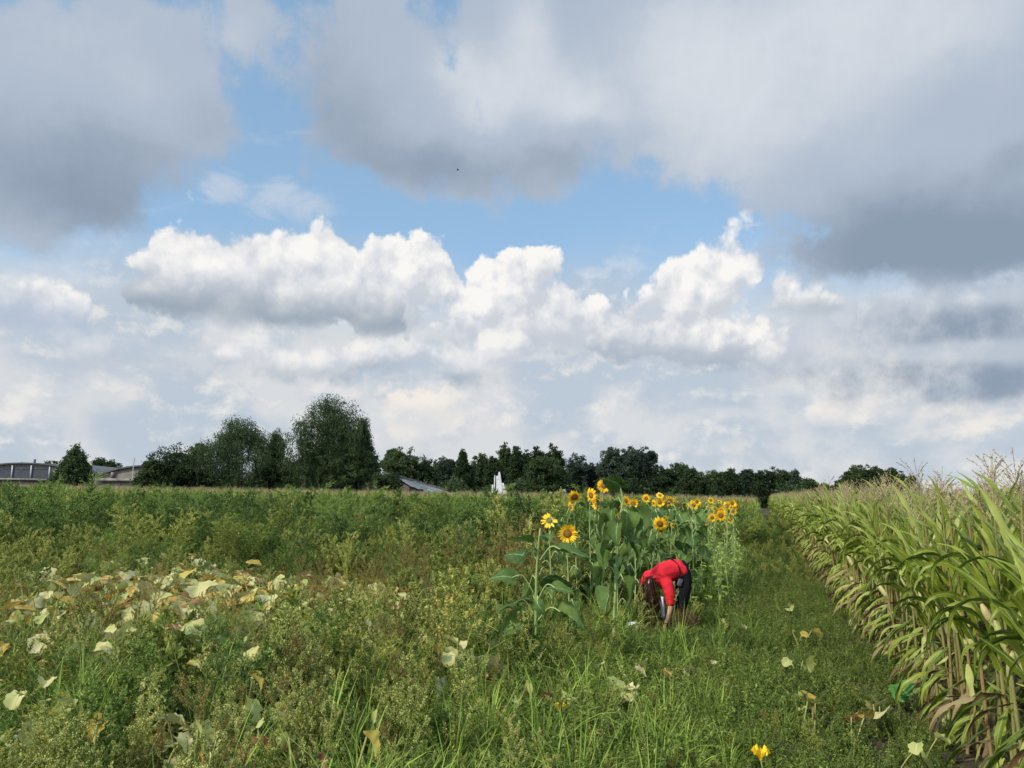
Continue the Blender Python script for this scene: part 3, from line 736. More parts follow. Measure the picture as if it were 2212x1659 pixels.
# ---------------------------------------------------------------- trees
def tree(name, label, px, top, wpx, Y, kind='round', mat='oak', group=None, dens=1.0, base=0.15, leaf=.26, seed=None):
    rs = np.random.RandomState(int(px * 7 + top) % 99991)
    p = at(px, top, Y); H = p.z; W = wpx * S22 / FPX * Y
    root = empty(name, (p.x, Y, 0)); tag(root, label, 'tree' if 'shrub' not in name and 'bush' not in name else 'bush', group)
    tk = MB(); tr = np.array([[0, 0, 0], [rs.normal(0, .02) * H, 0, H * .35], [rs.normal(0, .03) * H, 0, H * .7], [rs.normal(0, .03) * H, 0, H * .93]])
    tk.tube(tr, np.array([.028, .02, .011, .003]) * H, 7)
    b = MB()
    nc = int(60 * dens * (W * H) ** .62)
    # clump centres through the crown, most towards its skin
    u = rs.normal(0, 1, (nc, 3)); u /= np.linalg.norm(u, axis=1, keepdims=True)
    if kind == 'birch': u /= (np.abs(u) ** 3.2).sum(1, keepdims=True) ** (1 / 3.2) * .97
    r = rs.uniform(.2, 1, nc) ** .5 * np.where(rs.uniform(0, 1, nc) < .12, 1.13, 1)
    c = u * r[:, None]
    t = (c[:, 2] + 1) / 2                                      # 0 low .. 1 high
    if kind == 'round': prof = np.ones(nc)
    elif kind == 'cone': prof = (1.25 - 1.05 * t); t = t ** .9
    elif kind == 'column': prof = 1.0 + 0 * t
    elif kind == 'birch': prof = 1.05 - .45 * np.clip((t - .45) / .55, 0, 1) ** 2
    else: prof = np.ones(nc)
    # uneven outline: lobes
    ph = rs.uniform(0, 6.28, 6)
    ang = np.arctan2(c[:, 1], c[:, 0])
    lob = 1 + .16 * np.sin(3 * ang + ph[0] + 5 * t) + .13 * np.sin(5 * ang + ph[1] - 7 * t) + .10 * np.sin(9 * t + ph[2])
    cx = c[:, 0] * prof * lob * W / 2; cy = c[:, 1] * prof * lob * W / 2; cz = H * (base + (1 - base) * t) * (1 - .05 * (1 + np.sin(4 * ang + ph[3])))
    C = np.stack([cx, cy, np.minimum(cz, H)], 1)
    if kind == 'round':                              # smaller heads grown out of the main crown
        ns = 5; sc_ = np.stack([rs.uniform(-.36, .36, ns) * W, rs.uniform(-.3, .3, ns) * W, H * rs.uniform(.45, .86, ns)], 1)
        if kind == 'cone': sc_[:, 0] *= 1.1 - sc_[:, 2] / H
        sel_ = rs.randint(0, ns * 2, nc); sr = rs.uniform(.13, .24, ns) * W
        for q_ in range(ns):
            mk = sel_ == q_; C[mk] = sc_[q_] + c[mk] * sr[q_] * [1, 1, .8 * min(1.3, H / W)]
        C[:, 2] = np.clip(C[:, 2], .2, H)
    for k in range(0, nc, max(1, nc // 26)):
        q = C[k]; s = tr[1] * (1 - min(1, q[2] / H)) + tr[3] * min(1, q[2] / H) * .8
        mid = (s + q) / 2 + [0, 0, .05 * H]
        tk.tube([s, mid, q], np.array([.009, .005, .002]) * H, 4)
    cl = (.34 if kind != 'birch' else .42) * (W * H) ** .25 * .42
    nl = 40 if kind != 'birch' else 34
    big = rs.uniform(.6, 1.35, nc)
    tn = np.clip(rs.normal(.45, .17, nc), .05, .95)            # each spray has its own leaf colour
    idx = np.repeat(np.arange(nc), nl)
    o = rs.normal(0, 1, (nc * nl, 3)); o *= (rs.uniform(.2, 1, nc * nl) ** .5 / np.linalg.norm(o, axis=1))[:, None] * (cl * 1.25 * big[idx])[:, None] * [1, 1, .7]
    pp = C[idx] + o
    ok = pp[:, 2] > .1; pp, idx = pp[ok], idx[ok]; n = len(pp)
    dr = rs.normal(0, 1, (n, 3)); dr[:, 2] -= (1.2 if kind == 'birch' else .1)
    b.leaves(pp, dr, rs.normal(0, 1, (n, 3)), leaf * rs.uniform(.6, 1.3, n), leaf * .62 * rs.uniform(.6, 1.2, n), np.clip(tn[idx] + rs.normal(0, .06, n), 0, 1))
    if kind == 'birch':                                        # hanging strands of twigs
        ns = int(nc * .9)
        for k in rs.choice(nc, ns):
            L = rs.uniform(.06, .2) * H; m_ = int(L * 13)
            zz = -np.linspace(0, L, m_); sw = rs.normal(0, .05)
            q = C[k] + rs.normal(0, cl * .6, 3) * [1, 1, .4]
            pts = q + np.stack([zz * sw + rs.normal(0, .07, m_), rs.normal(0, .07, m_), zz], 1)
            pts = pts[pts[:, 2] > .3]
            if len(pts) < 2: continue
            b.leaves(pts, rs.normal(0, .35, (len(pts), 3)) + [0, 0, -1], rs.normal(0, 1, (len(pts), 3)), leaf * 1.25, leaf * .5, np.clip(tn[k] + rs.normal(0, .12, len(pts)), 0, 1))
    b.build('crown', M[mat], root)
    tk.build('trunk', M['birchbark' if kind == 'birch' else 'bark'], root)
    return root

tree('shrub', 'dark conical shrub standing in front of the arched shed at far left', 165, 962, 92, 72, 'cone', leaf=.2, dens=1.5, base=0)
tree('oak_tree', 'tiny tree top peeping over the middle of the arched shed roof', 52, 996, 26, 140, 'round')
tree('oak_tree', 'small tree top showing behind the right shoulder of the arched shed roof', 105, 993, 42, 135, 'round')
tree('oak_tree', 'round tree crown behind the gap between the two left sheds', 235, 989, 62, 130, 'round')
tree('bush', 'low round bush at the left foot of the rounded hazel, hiding the second shed', 322, 990, 48, 84, 'round', base=0)
tree('hazel_tree', 'rounded dark green tree left of the broad weeping birch', 378, 958, 100, 88, 'round', base=0, dens=1.3, leaf=.2)
tree('hazel_tree', 'leafy tree tucked against the left side of the broad weeping birch', 432, 951, 62, 90, 'round', base=0, dens=1.2, leaf=.2)
tree('weeping_birch', 'broad weeping birch with a flat top, left of the tallest tree', 520, 906, 152, 90, 'birch', 'birch', dens=1.15, leaf=.17, base=.05)
tree('weeping_birch', 'thin drooping birch shoot hanging out right of the broad birch', 598, 929, 32, 91, 'birch', 'birch', dens=.9, leaf=.16, base=.45)
tree('bush', 'dark low bushes between the broad birch and the tallest birch', 605, 990, 92, 88, 'round', base=0, dens=1.2)
tree('weeping_birch', 'tallest weeping birch, standing left of the long shed roof', 718, 858, 150, 86, 'birch', 'birch', dens=1.3, leaf=.17, base=.05)
tree('weeping_birch', 'lower leaning birch branch mass hugging the right side of the tallest birch', 786, 905, 30, 86, 'birch', 'birch', dens=1.1, leaf=.16, base=.4)
tree('bush', 'wide dark skirt of leaves round the foot of the tallest birch', 722, 955, 190, 86.5, 'round', 'birch', dens=1.6, base=0, leaf=.19)
tree('bush', 'bushy dark tree between the tallest birch and the long shed roof', 800, 968, 58, 87, 'round', base=0, leaf=.2)
tree('bush', 'small bush hiding the brick gable of the long shed', 838, 1020, 62, 80, 'round', base=0, leaf=.2)
WOOD = 'trees of the wood beyond the field'
for k, (px, top, w, kd, mt, lb) in enumerate([
    (868, 968, 78, 'round', 'oak', 'rounded tree right above the long grey shed roof'),
    (915, 988, 60, 'round', 'oak', 'low dark tree behind the middle of the long shed roof'),
    (958, 988, 52, 'round', 'willow', 'pale grey green tree above the right end of the long shed roof'),
    (1000, 973, 52, 'cone', 'oak', 'pointed dark tree just right of the pale grey green one'),
    (1040, 979, 46, 'column', 'oak', 'upright dark tree left of the white concrete structure'),
    (1066, 985, 36, 'column', 'oak', 'narrow dark tree directly behind the white concrete structure'),
    (1092, 955, 32, 'column', 'oak', 'slim tall tree, left of the twin pointed tops'),
    (1116, 957, 24, 'column', 'oak', 'slimmest tall tree, right of the twin pointed tops'),
    (1136, 970, 22, 'column', 'oak', 'slender shorter tree beside the twin pointed tops'),
    (1160, 962, 42, 'round', 'oak', 'ragged tree between the twin pointed tops and the high dome'),
    (1196, 956, 44, 'round', 'oak', 'high dome shaped tree right of the white concrete structure'),
    (1180, 985, 84, 'round', 'birch', 'broad birch like tree in front of the high dome shaped tree'),
    (1122, 1004, 84, 'round', 'birch', 'lighter bushy tree just right of the white concrete structure'),
    (1246, 979, 58, 'round', 'willow', 'greyish tree in the dip left of the big poplar crown'),
    (1272, 1000, 50, 'round', 'willow', 'low greyish tree in the dip, right one of the pair'),
    (1322, 962, 56, 'round', 'willow', 'left part of the big poplar crown above the highest sunflower'),
    (1358, 958, 64, 'round', 'willow', 'middle and highest poplar crown above the sunflowers'),
    (1392, 966, 54, 'round', 'willow', 'right part of the big poplar crown'),
    (1350, 1004, 130, 'round', 'birch', 'olive green low wide tree below the big poplar crown'),
    (1425, 1008, 60, 'round', 'oak', 'small dark tree at the right foot of the poplars'),
    (1462, 1000, 66, 'round', 'oak', 'dark mound shaped tree above the yellow sunflower row'),
    (1502, 1010, 60, 'round', 'oak', 'low dark tree above the brown seed head'),
    (1542, 1014, 54, 'round', 'oak', 'low dark tree left of the rounded one above the sunflower cluster'),
    (1580, 1010, 48, 'round', 'oak', 'rounded dark tree above the dense sunflower cluster'),
    (1617, 1010, 36, 'round', 'willow', 'first separate crown right of the sunflower cluster'),
    (1650, 1016, 44, 'round', 'oak', 'low crown between the two separate taller crowns'),
    (1682, 1007, 40, 'round', 'oak', 'taller bushy crown left of the slim detached tree'),
    (1716, 1012, 24, 'column', 'willow', 'slim detached tree near the end of the wood'),
    (1745, 1032, 50, 'round', 'oak', 'low tail end tree of the wood beside the maize'),
    (1790, 1046, 46, 'round', 'oak', 'lowest tree in the gap just before the maize skyline'),
    (1812, 1036, 30, 'round', 'oak', 'small bush left of the tree standing over the maize'),
    (1852, 1004, 60, 'round', 'oak', 'dark tree rising behind the left end of the maize skyline'),
    (1886, 1003, 42, 'round', 'oak', 'thin crowned tree right beside the dark tree over the maize'),
    (1922, 1009, 50, 'round', 'oak', 'rounded tree half hidden behind the maize tassels'),
    (1952, 1020, 44, 'round', 'oak', 'last low tree showing behind the maize tassels')]):
    tree('wood_tree', lb, px, top, w, 150 + (k * 37) % 25 - 10 * ('front' in lb or 'low' in lb), kd, mt, WOOD, base=0, leaf=.36, dens=1.0)
# undergrowth closing the foot of the wood
ug = MB(); n = 26000
x = R.uniform(-32, 125, n); y = 148 + R.uniform(-4, 10, n) ; z = R.uniform(0, 1, n) ** 1.3 * (3.2 + 1.0 * np.sin(x * .4) + .8 * np.sin(x * 1.1))
z *= np.clip((128 - x) / 60, .35, 1)
ug.leaves(np.stack([x, y, z], 1), R.normal(0, 1, (n, 3)), R.normal(0, 1, (n, 3)), .55, .4, np.clip(R.normal(.35, .15, n), 0, 1))
tag(ug.build('undergrowth', M['oak']), 'dark undergrowth along the foot of the wood', kind='stuff')

# ---------------------------------------------------------------- sheds
M['panel'] = solid('dark window sheet', (.030, .034, .040), (.055, .06, .068), scale=1.2, rough=.35, spec=.5)
M['post'] = solid('pale metal', (.42, .43, .44), (.30, .31, .32), rough=.5)
M['concrete'] = solid('old concrete', (.24, .21, .17), (.13, .115, .095), scale=1.2, rough=.9, bump=.3)
M['roofsheet'] = solid('fibre cement roof', (.05, .05, .05), (.085, .082, .08), scale=1.5, rough=.85, stretch=(1, 4, 1))
M['roofedge'] = solid('roof edge', (.20, .18, .16), (.09, .08, .075), scale=2)
M['brick'] = solid('brown brick', (.10, .068, .045), (.07, .055, .04), scale=6)
M['white'] = solid('weathered white paint', (.62, .62, .60), (.42, .42, .41), scale=2.5, rough=.8)

def X(px, Y): return at(px, 1045, Y).x
def Z(py, px, Y): return at(px, py, Y).z

def arched_shed(label, cx, half, Y, ztop, zeave, depth=34, panels=True):
    root = empty('arched_shed', (cx, Y, 0)); tag(root, label, 'shed')
    n = 18; t = np.linspace(-1, 1, n + 1)
    arc = lambda q: zeave + (ztop - zeave) * (1 - q ** 2) ** .8
    rf = MB()
    rf.grid([[(q * half * 1.03, -.3, arc(q) + .10) for q in t], [(q * half * 1.03, depth, arc(q) + .10) for q in t]])
    rf.grid([[(q * half * 1.03, -.3, arc(q) - .06) for q in t], [(q * half * 1.03, -.3, arc(q) + .10) for q in t]])
    rf.build('roof', M['roofsheet'], root)
    w = MB(); lo = 0.0
    w.grid([[(q * half, 0, lo) for q in t], [(q * half, 0, arc(q) - .02) for q in t]])
    w.box((0, depth / 2, zeave / 2), (half * 2 - .1, depth - .4, zeave))
    w.build('wall', M['concrete'], root)
    return root, arc
Y1 = 92.0
cx = X(55, Y1); half = X(150, Y1) - cx + 2.0
s1, arc1 = arched_shed('wide arched shed with dark windows at far left edge', cx, half, Y1, Z(1001, 55, Y1), Z(1026, 150, Y1))
zb = Z(1033, 55, Y1)
pw = [X(v, Y1) - cx for v in (-62, -20, 25, 66, 106)]
for a, b_ in zip(pw[:-1], pw[1:]):
    q = np.linspace(a + .07, b_ - .07, 8)
    mb = MB(); mb.grid([[(v, -.05, zb) for v in q], [(v, -.05, arc1(v / half) - .30) for v in q]])
    mb.box(((a + b_) / 2, -.08, zb + (arc1(0) - zb) * .62), (b_ - a - .14, .03, .03))
    mb.build('window', M['panel'], s1)
for a in pw:
    mb = MB(); z1 = arc1(a / half) - .2; mb.box((a, -.12, (zb + z1) / 2), (.13, .14, z1 - zb)); mb.build('post', M['post'], s1)
mb = MB(); mb.box((0, -.22, zb - .14), (half * 2, .4, .22)); mb.build('ledge', M['roofedge'], s1)
mb = MB(); mb.tube([(X(59, Y1) - cx, 1, 3), (X(59, Y1) - cx, 1, Z(991, 59, Y1))], .13, 8); mb.build('vent_pipe', M['roofedge'], s1)
cx2 = X(322, 90); half2 = X(322, 90) - X(213, 90)
s2, arc2 = arched_shed('second arched shed, its pale gable half hidden by bushes', cx2, half2, 90.0, Z(1006, 300, 90), Z(1032, 213, 90))
mb = MB(); mb.box((0, -.2, Z(1036, 213, 90)), (half2 * 2.3, .4, .3)); mb.build('ledge', M['roofedge'], s2)
mb = MB(); mb.box((X(243, 90) - cx2, -.12, arc2((X(243, 90) - cx2) / half2) - .45), (.35, .25, .6)); mb.build('gutter_box', M['roofedge'], s2)
# low roof with skylights between the two
r3 = empty('low_shed', (X(205, 104), 104, 0)); tag(r3, 'low roof with pale skylights between the two arched sheds', 'shed')
a0, b0 = X(150, 104) - r3.location.x, X(250, 104) - r3.location.x
zt, zl = Z(1011, 200, 104), Z(1030, 200, 104)
mb = MB(); mb.box(((a0 + b0) / 2, 3, zl / 2), (b0 - a0, 6, zl)); mb.build('wall', M['concrete'], r3)
mb = MB(); mb.grid([[(a0, -.3, zl), (b0, -.3, zl - .2)], [(a0, 5, zt + .5), (b0, 5, zt)]]); mb.build('roof', M['roofsheet'], r3)
for f in (.5, .8):
    xx = a0 + (b0 - a0) * f; mb = MB(); mb.grid([[(xx - .9, 1.2, zl + .62), (xx + .9, 1.2, zl + .52)], [(xx - .9, 1.9, zl + .82), (xx + .9, 1.9, zl + .72)]]); mb.build('skylight', M['white'], r3)
mb = MB(); p = at(290, 988, 88); mb.tube([(0, 0, 0), (0, 0, p.z)], .05, 6); mb.tube([(-.3, 0, p.z - .2), (.3, 0, p.z - .2)], .02, 4)
tag(mb.build('mast', M['post'], loc=(p.x, 88, 0)), 'thin grey mast beside the second arched shed', 'mast')
# long shed right of the birches, running away to the right
A = Vector((X(832, 84), 84, 0)); B = Vector((X(955, 108), 108, 0))
dirv = (B - A).normalized(); nr = Vector((dirv.y, -dirv.x, 0))
ls = empty('long_shed', A); tag(ls, 'long low shed with a grey corrugated roof right of the tallest birch', 'shed')
Ln = (B - A).length; hz0 = Z(1023, 832, 84) ; hz1 = 2.2
def LP(u, w, z): v = dirv * u + nr * w; return (v.x, v.y, z)
mb = MB(); us = np.linspace(0, Ln, 40)
def hz(u): return hz0 + (hz1 - hz0) * u / Ln
mb.grid([[LP(u, 2.9, hz(u) - 1.35 + .05 * math.sin(u * 2)) for u in us], [LP(u, 1.4, hz(u) - .5) for u in us], [LP(u, 0, hz(u) + .04 * math.sin(u * 3)) for u in us]])
mb.grid([[LP(u, -2.9, hz(u) - 1.35) for u in us], [LP(u, 0, hz(u) + .04 * math.sin(u * 3)) for u in us]])
M['palesheet'] = solid('pale fibre cement', (.20, .20, .19), (.13, .13, .125), scale=1.2, rough=.9, stretch=(1, 3, 1))
mb.build('roof', M['palesheet'], ls)
mb = MB()
for u in np.arange(0, Ln, 2.2): mb.box(LP(u + 1.1, 0, hz(u + 1.1) + .09), (1.9, .7, .12), rot=(0, 0, math.atan2(dirv.y, dirv.x)))
mb.build('ridge_cap', M['roofedge'], ls)
mb = MB(); mb.grid([[LP(0, -2.6, 0), LP(0, 2.6, 0)], [LP(0, -2.6, hz0 - 1.3), LP(0, 2.6, hz0 - 1.3)]]); mb.add([LP(0, -2.6, hz0 - 1.3), LP(0, 2.6, hz0 - 1.3), LP(0, 0, hz0 - .1)], [[0, 1, 2]])
mb.grid([[LP(0, 2.6, 0), LP(Ln, 2.6, 0)], [LP(0, 2.6, hz0 - 1.3), LP(Ln, 2.6, hz1 - 1.3)]])
mb.build('wall', M['brick'], ls)
for u in np.arange(7, Ln, 5.5):
    mb = MB(); v = LP(u, 2.72, hz(u) - 1.45); mb.box(v, (4.0, .18, .42), rot=(0, 0, math.atan2(dirv.y, dirv.x))); mb.box(LP(u, 2.84, hz(u) - 1.25), (.5, .22, .34), rot=(0, 0, math.atan2(dirv.y, dirv.x)))
    mb.build('window', M['white'], ls)
# white stepped structure
Yw = 92.0; k = Yw / FPX * S22
pw0 = at(1075, 1045, Yw); wt = empty('concrete_block', (pw0.x, Yw, 0)); tag(wt, 'stepped white concrete structure standing in front of the wood', 'structure')
def wb(name, pts, dy=0, th=.5):
    q = [((a - 1075) * k, Z(b_, 1075, Yw)) for a, b_ in pts]; mb = MB(); n = len(q)
    fr = [(x_, dy, z_) for x_, z_ in q]; bk = [(x_, dy + th, z_) for x_, z_ in q]
    c0 = np.mean(fr, 0); c1_ = np.mean(bk, 0)
    mb.fan(c0, fr); mb.fan(c1_, bk[::-1])
    for i in range(n): mb.add([fr[i], fr[(i + 1) % n], bk[(i + 1) % n], bk[i]], [[0, 1, 2, 3]])
    mb.build(name, M['white'], wt)
wb('pillar', [(1066, 1070), (1067.5, 1027), (1069.5, 1027), (1069, 1070)])
wb('slab', [(1071.8, 1070), (1071.3, 1028), (1075, 1028), (1076.5, 1019), (1079.5, 1019), (1084, 1047), (1086, 1070)], .1)
wb('step', [(1084.5, 1070), (1083.5, 1043), (1088, 1043), (1090, 1052), (1093, 1052), (1095, 1070)], .15)
wb('step', [(1061.5, 1070), (1062.5, 1047), (1065.5, 1047), (1065.7, 1070)], .15)

# a bird high in front of the grey cloud
bd = at(989, 367, 60); mb = MB()
mb.tube([(-.10, 0, 0), (-.04, 0, .01), (.05, 0, .01), (.12, 0, 0)], [.004, .03, .028, .006], 6)
mb.grid([[(-.03, .02, .02), (-.05, .12, .05), (-.07, .24, .02)], [(.04, .02, .02), (.02, .12, .05), (-.05, .24, .02)]])
mb.grid([[(-.03, -.02, .02), (-.05, -.12, .05), (-.07, -.24, .02)], [(.04, -.02, .02), (.02, -.12, .05), (-.05, -.24, .02)]])
M['black'] = solid('dark feathers', (.02, .02, .022), (.035, .035, .04))
o = mb.build('bird', M['black'], loc=bd); tag(o, 'tiny dark bird flying under the grey cloud', 'bird')

# ---------------------------------------------------------------- the maize on the right
rows = []
for r_ in range(0, 46):
    sp = .14 if r_ < 3 else (.165 if r_ < 14 else .22)
    tt = np.arange(-4.5, 75, sp); tt = tt + R.normal(0, .03, len(tt))
    x = P0[0] + RD[0] * tt + RN[0] * (.42 + r_ * .75) + R.normal(0, .035, len(tt)); y = P0[1] + RD[1] * tt + RN[1] * (.42 + r_ * .75) + R.normal(0, .035, len(tt))
    ok = in_view(x, y, 1.7) & (y > 1.8); rows.append(np.stack([x, y, np.full(len(x), r_)], 1)[ok])
allc = np.vstack(rows)
dist = np.hypot(allc[:, 0], allc[:, 1]); order = np.argsort(dist * (1 + .22 * allc[:, 2])); allc = allc[order]
GC = 'maize plants in the field on the right'
protos = [corn_thing(s) for s in SPECS]
front_n = {}; ORD = 'first second third fourth fifth sixth seventh eighth ninth tenth eleventh twelfth thirteenth fourteenth fifteenth sixteenth'.split()
_x = ['nearest maize plant at the right picture edge, with long drooping green leaves', ]
for i in range(300):
    x, y, r_ = allc[i]
    if i < 9: o = protos[i]
    elif i < 120: o = copy_tree(protos[i % 9])
    else: o = obj('maize_plant', CORN_ONE[i % 9])
    o.location = (x, y, -.02); o.rotation_euler = (R.normal(0, .06), R.normal(0, .06), -.294 + R.normal(0, .45) + math.pi * R.randint(2)); s = R.uniform(.95, 1.09); o.scale = (s, s, s * R.uniform(.97, 1.05))
    g_ = GC if r_ > 1 else (GC + ', front row' if r_ == 0 else GC + ', second row')
    yb = 0 if y < 6 else (1 if y < 9 else (2 if y < 13 else 3))
    place = ['near the right picture edge', 'nearer than the person', 'level with the bent person', 'level with the sunflower cluster'][yb]
    row = ['in the front row', 'in the second row', 'deeper inside the field'][min(int(r_), 2)]
    front_n[int(r_)] = front_n.get(int(r_), 0) + 1; q = front_n[int(r_)] - 1
    if r_ < 2 and q < len(ORD): lb = ORD[q] + ' maize plant of the ' + ('front' if r_ == 0 else 'second') + ' row, counted from the right picture edge'
    else: lb = 'maize plant ' + row + ', ' + place; g_ += ', ' + place
    tag(o, lb, 'maize plant', g_)
rest = allc[300:]
rest = rest[(np.hypot(rest[:, 0], rest[:, 1]) < 26) | (rest[:, 2] < 3) | (R.uniform(0, 1, len(rest)) < .6)]
scatter('maize', 'maize standing farther along the field on the right', CORN_ONE, np.stack([rest[:, 0], rest[:, 1], np.full(len(rest), -.02)], 1), R.uniform(.94, 1.09, len(rest)), tilt=.05, rz=-.294 + R.normal(0, .5, len(rest)) + math.pi * R.randint(0, 2, len(rest)))
# the strip of maize beyond the weeds
n = 9000; x, y = rand_pts(n, -62, 45, 40, 78, 1.3)
ok = in_view(x, y, 4) & (edge_d(x, y) > 1.0); x, y = x[ok], y[ok]
scatter('far_maize', 'pale tasselled maize strip beyond the weeds', CORN_ONE, np.stack([x, y, np.zeros(len(x))], 1), R.uniform(.88, .99, len(x)) , tilt=.05)

# ---------------------------------------------------------------- weeds
def zone(x, y):                    # height of the weed growth at a place
    d = edge_d(x, y)
    h = np.interp(y, [2, 5, 8, 12, 18, 24, 36], [.62, .74, .92, 1.12, 1.36, 1.46, 1.44])
    h = h + .15 * np.sin(x * .9 + y * .4) + .08 * np.sin(x * 2.3 - y * 1.1)
    edge = 3.3 + .3 * np.sin(y * 1.3) + np.clip((y - 13) * .22, 0, 2) - np.clip((y - 19) * .5, 0, 4.4)
    return h * np.clip((d - edge) / .9 + .35, 0, 1), d
def patch(x, y):                   # the yellowing pumpkin patch
    cx_, cy_ = -.44 * y + .7, 12.2
    return np.exp(-(((x - cx_) / 3.2) ** 2 + ((y - cy_) / 5.2) ** 2) * 1.4)
def pnoise(x, y, s, o=0.0):
    return np.sin(x * s + o) * np.cos(y * s * 1.3 - o) + .6 * np.sin(x * s * 2.1 - y * s * 1.7 + o * 3)

n = 10500; x, y = rand_pts(n, -26, 14, 2.2, 40, 1.35)
h, d = zone(x, y); pz = patch(x, y)
ok = in_view(x, y, 2.5) & (h > .3) & (R.uniform(0, 1, n) > pz * .70) & (np.hypot(x, y) > 2.5) & ((pnoise(x, y, 1.9, 2.0) < 1.2) | (y > 14))
x, y, h, pz = x[ok], y[ok], h[ok], pz[ok]; n = len(x)
h = h * (1 - .52 * pz) * R.uniform(.68, 1.12, n) * np.where(R.uniform(0, 1, n) < .07, 1.28, 1)
kind = pnoise(x, y, .55, 1.0) * 1.3 + R.normal(0, .4, n)
rust = pnoise(x, y, .38, 4.0) + R.normal(0, .35, n) + np.exp(-((x + 1.5) ** 2 / 14 + (y - 11) ** 2 / 40)) * .95 + .5 * pz
far = y > 17 + R.normal(0, 1.5, n)
pale = (np.abs(x + .8) < 1.5) & (y < 6.5) & (R.uniform(0, 1, n) < .5)
odd = R.uniform(0, 1, n)
sel = np.where(far, np.where(kind > .8, 3, np.where(kind < -.3, 5, 2)), np.where(rust > 1.0, 1, np.where(kind > .95, 3, np.where((kind < -.45) & (y < 9), 4, 0))))
sel = np.where(pale, 4, sel); sel = np.where((odd < .07) & (y < 16), 6, sel); sel = np.where((odd > .93) & (y < 16), 7, sel); sel = np.where((odd > .5) & (odd < .56) & (y < 12), 8, sel)
sel = np.where((odd > .6) & (odd < .72) & (y < 18), 5, sel)
fams = [WEEDS, RUSTY, DARKW, BLUEW, YELW, PLUMES, SPIKE, DEAD, BROAD]
allm = [m_ for f in fams for m_ in f]; names = sorted(allm, key=lambda m_: m_.name); pos = {m_.name: i for i, m_ in enumerate(names)}
idx = np.array([pos[fams[s][R.randint(len(fams[s]))].name] for s in sel])
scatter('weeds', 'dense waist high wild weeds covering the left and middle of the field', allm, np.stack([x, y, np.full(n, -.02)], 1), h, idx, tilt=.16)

# low growth: strip beside the maize, gaps, floor of everything
n = 34000; x, y = rand_pts(n, -14, 16, 2.4, 34, 1.6)
h, d = zone(x, y)
ok = in_view(x, y, 2.5) & (d > -.5 + R.uniform(0, .45, n)) & ((d < 6.5) | (y < 9)); x, y, d = x[ok], y[ok], d[ok]; n = len(x)
sc = np.interp(d, [0, 1.2, 2.4, 4], [.8, 1.2, 1.5, 1.5]) * R.uniform(.6, 1.35, n) * np.where((np.abs(x - 2.35) < .7) & (np.abs(y - 11.0) < .7), .5, 1)
scatter('ground_cover', 'low leafy ground cover between the maize and the weeds', COVER, np.stack([x, y, np.full(n, -.02)], 1), sc, tilt=.2)
n = 15000; x, y = rand_pts(n, -10, 16, 2.4, 30, 1.5)
h, d = zone(x, y)
dens = np.interp(d, [.5, 1.4, 2.2, 3.6, 5], [.3, .8, 1, 1, .25])
ok = in_view(x, y, 2.5) & (d > .4) & (d < 7.0) & (R.uniform(0, 1, n) < dens); ok &= ~((np.abs(x - 2.3) < .7) & (np.abs(y - 10.9) < .75) & (R.uniform(0, 1, n) < .75)); x, y, d = x[ok], y[ok], d[ok]; n = len(x)
gm_ = GRASS + THIN; nm = sorted(gm_, key=lambda m_: m_.name); ps = {m_.name: i for i, m_ in enumerate(nm)}
idx = np.array([ps[(GRASS[R.randint(5)] if R.uniform() < .62 else THIN[R.randint(3)]).name] for _ in range(n)])
scatter('grass', 'bright green grass mixed with ground cover in the open strip', gm_, np.stack([x, y, np.full(n, -.02)], 1), np.interp(d, [0, 1, 1.8, 3.5], [.35, .6, 1.2, 1.25]) * R.uniform(.5, 1.25, n), idx, tilt=.15)
n = 4600; x, y = rand_pts(n, -3, 12, 3, 24, 1.4); h, d = zone(x, y)
ok = in_view(x, y, .5) & (d > .1 + R.uniform(0, .9, n)) & (d < 4.6) & ~((np.abs(x - 2.3) < .8) & (np.abs(y - 10.9) < .8)); x, y, d = x[ok], y[ok], d[ok]; n = len(x)
allm2 = WEEDS + BLUEW + RUSTY + YELW + DEAD
scatter('low_weeds', 'short wild weeds growing among the grass', allm2, np.stack([x, y, np.full(n, -.02)], 1), R.uniform(.2, .45, n) * np.interp(d, [.5, 2, 2.9, 4], [.55, .75, 1.1, 1.7]), tilt=.25)
# yellowing pumpkin leaves
n = 2100; x, y = rand_pts(n, -14, 1, 6.5, 20); pz = patch(x, y)
ok = (R.uniform(0, 1, n) < pz * 1.2 - .12) & in_view(x, y); x, y = x[ok], y[ok]
scatter('pumpkin_patch', 'pale yellowing pumpkin leaves covering the ground at left', PUMP, np.stack([x, y, np.full(len(x), -.02)], 1), R.uniform(.95, 1.35, len(x)), tilt=.15)
n = 170; x, y = rand_pts(n, -9, 9, 2.8, 13); ok = in_view(x, y) & (edge_d(x, y) > .8); x, y = x[ok], y[ok]
scatter('pumpkin_leaves', 'stray yellow pumpkin leaves low among the weeds', PUMP, np.stack([x, y, np.full(len(x), -.02)], 1), R.uniform(.4, .7, len(x)), tilt=.25)

n = 240; x, y = rand_pts(n, -9, .2, 4.3, 12, 1.0); ok = in_view(x, y) & (edge_d(x, y) > 3.0); x, y = x[ok], y[ok]
scatter('pumpkin_stalks', 'yellow green pumpkin leaves on tall stalks poking out of the weeds', TALLP, np.stack([x, y, np.full(len(x), -.02)], 1), R.uniform(.8, 1.15, len(x)), tilt=.12)
n = 260; x, y = rand_pts(n, -6, 1.5, 3.0, 11, 1.3); ok = in_view(x, y) & (edge_d(x, y) > 2.6); x, y = x[ok], y[ok]
scatter('tall_grass', 'tall grass blades standing among the near weeds', GRASS, np.stack([x, y, np.full(len(x), -.02)], 1), R.uniform(1.1, 2.0, len(x)), tilt=.12)

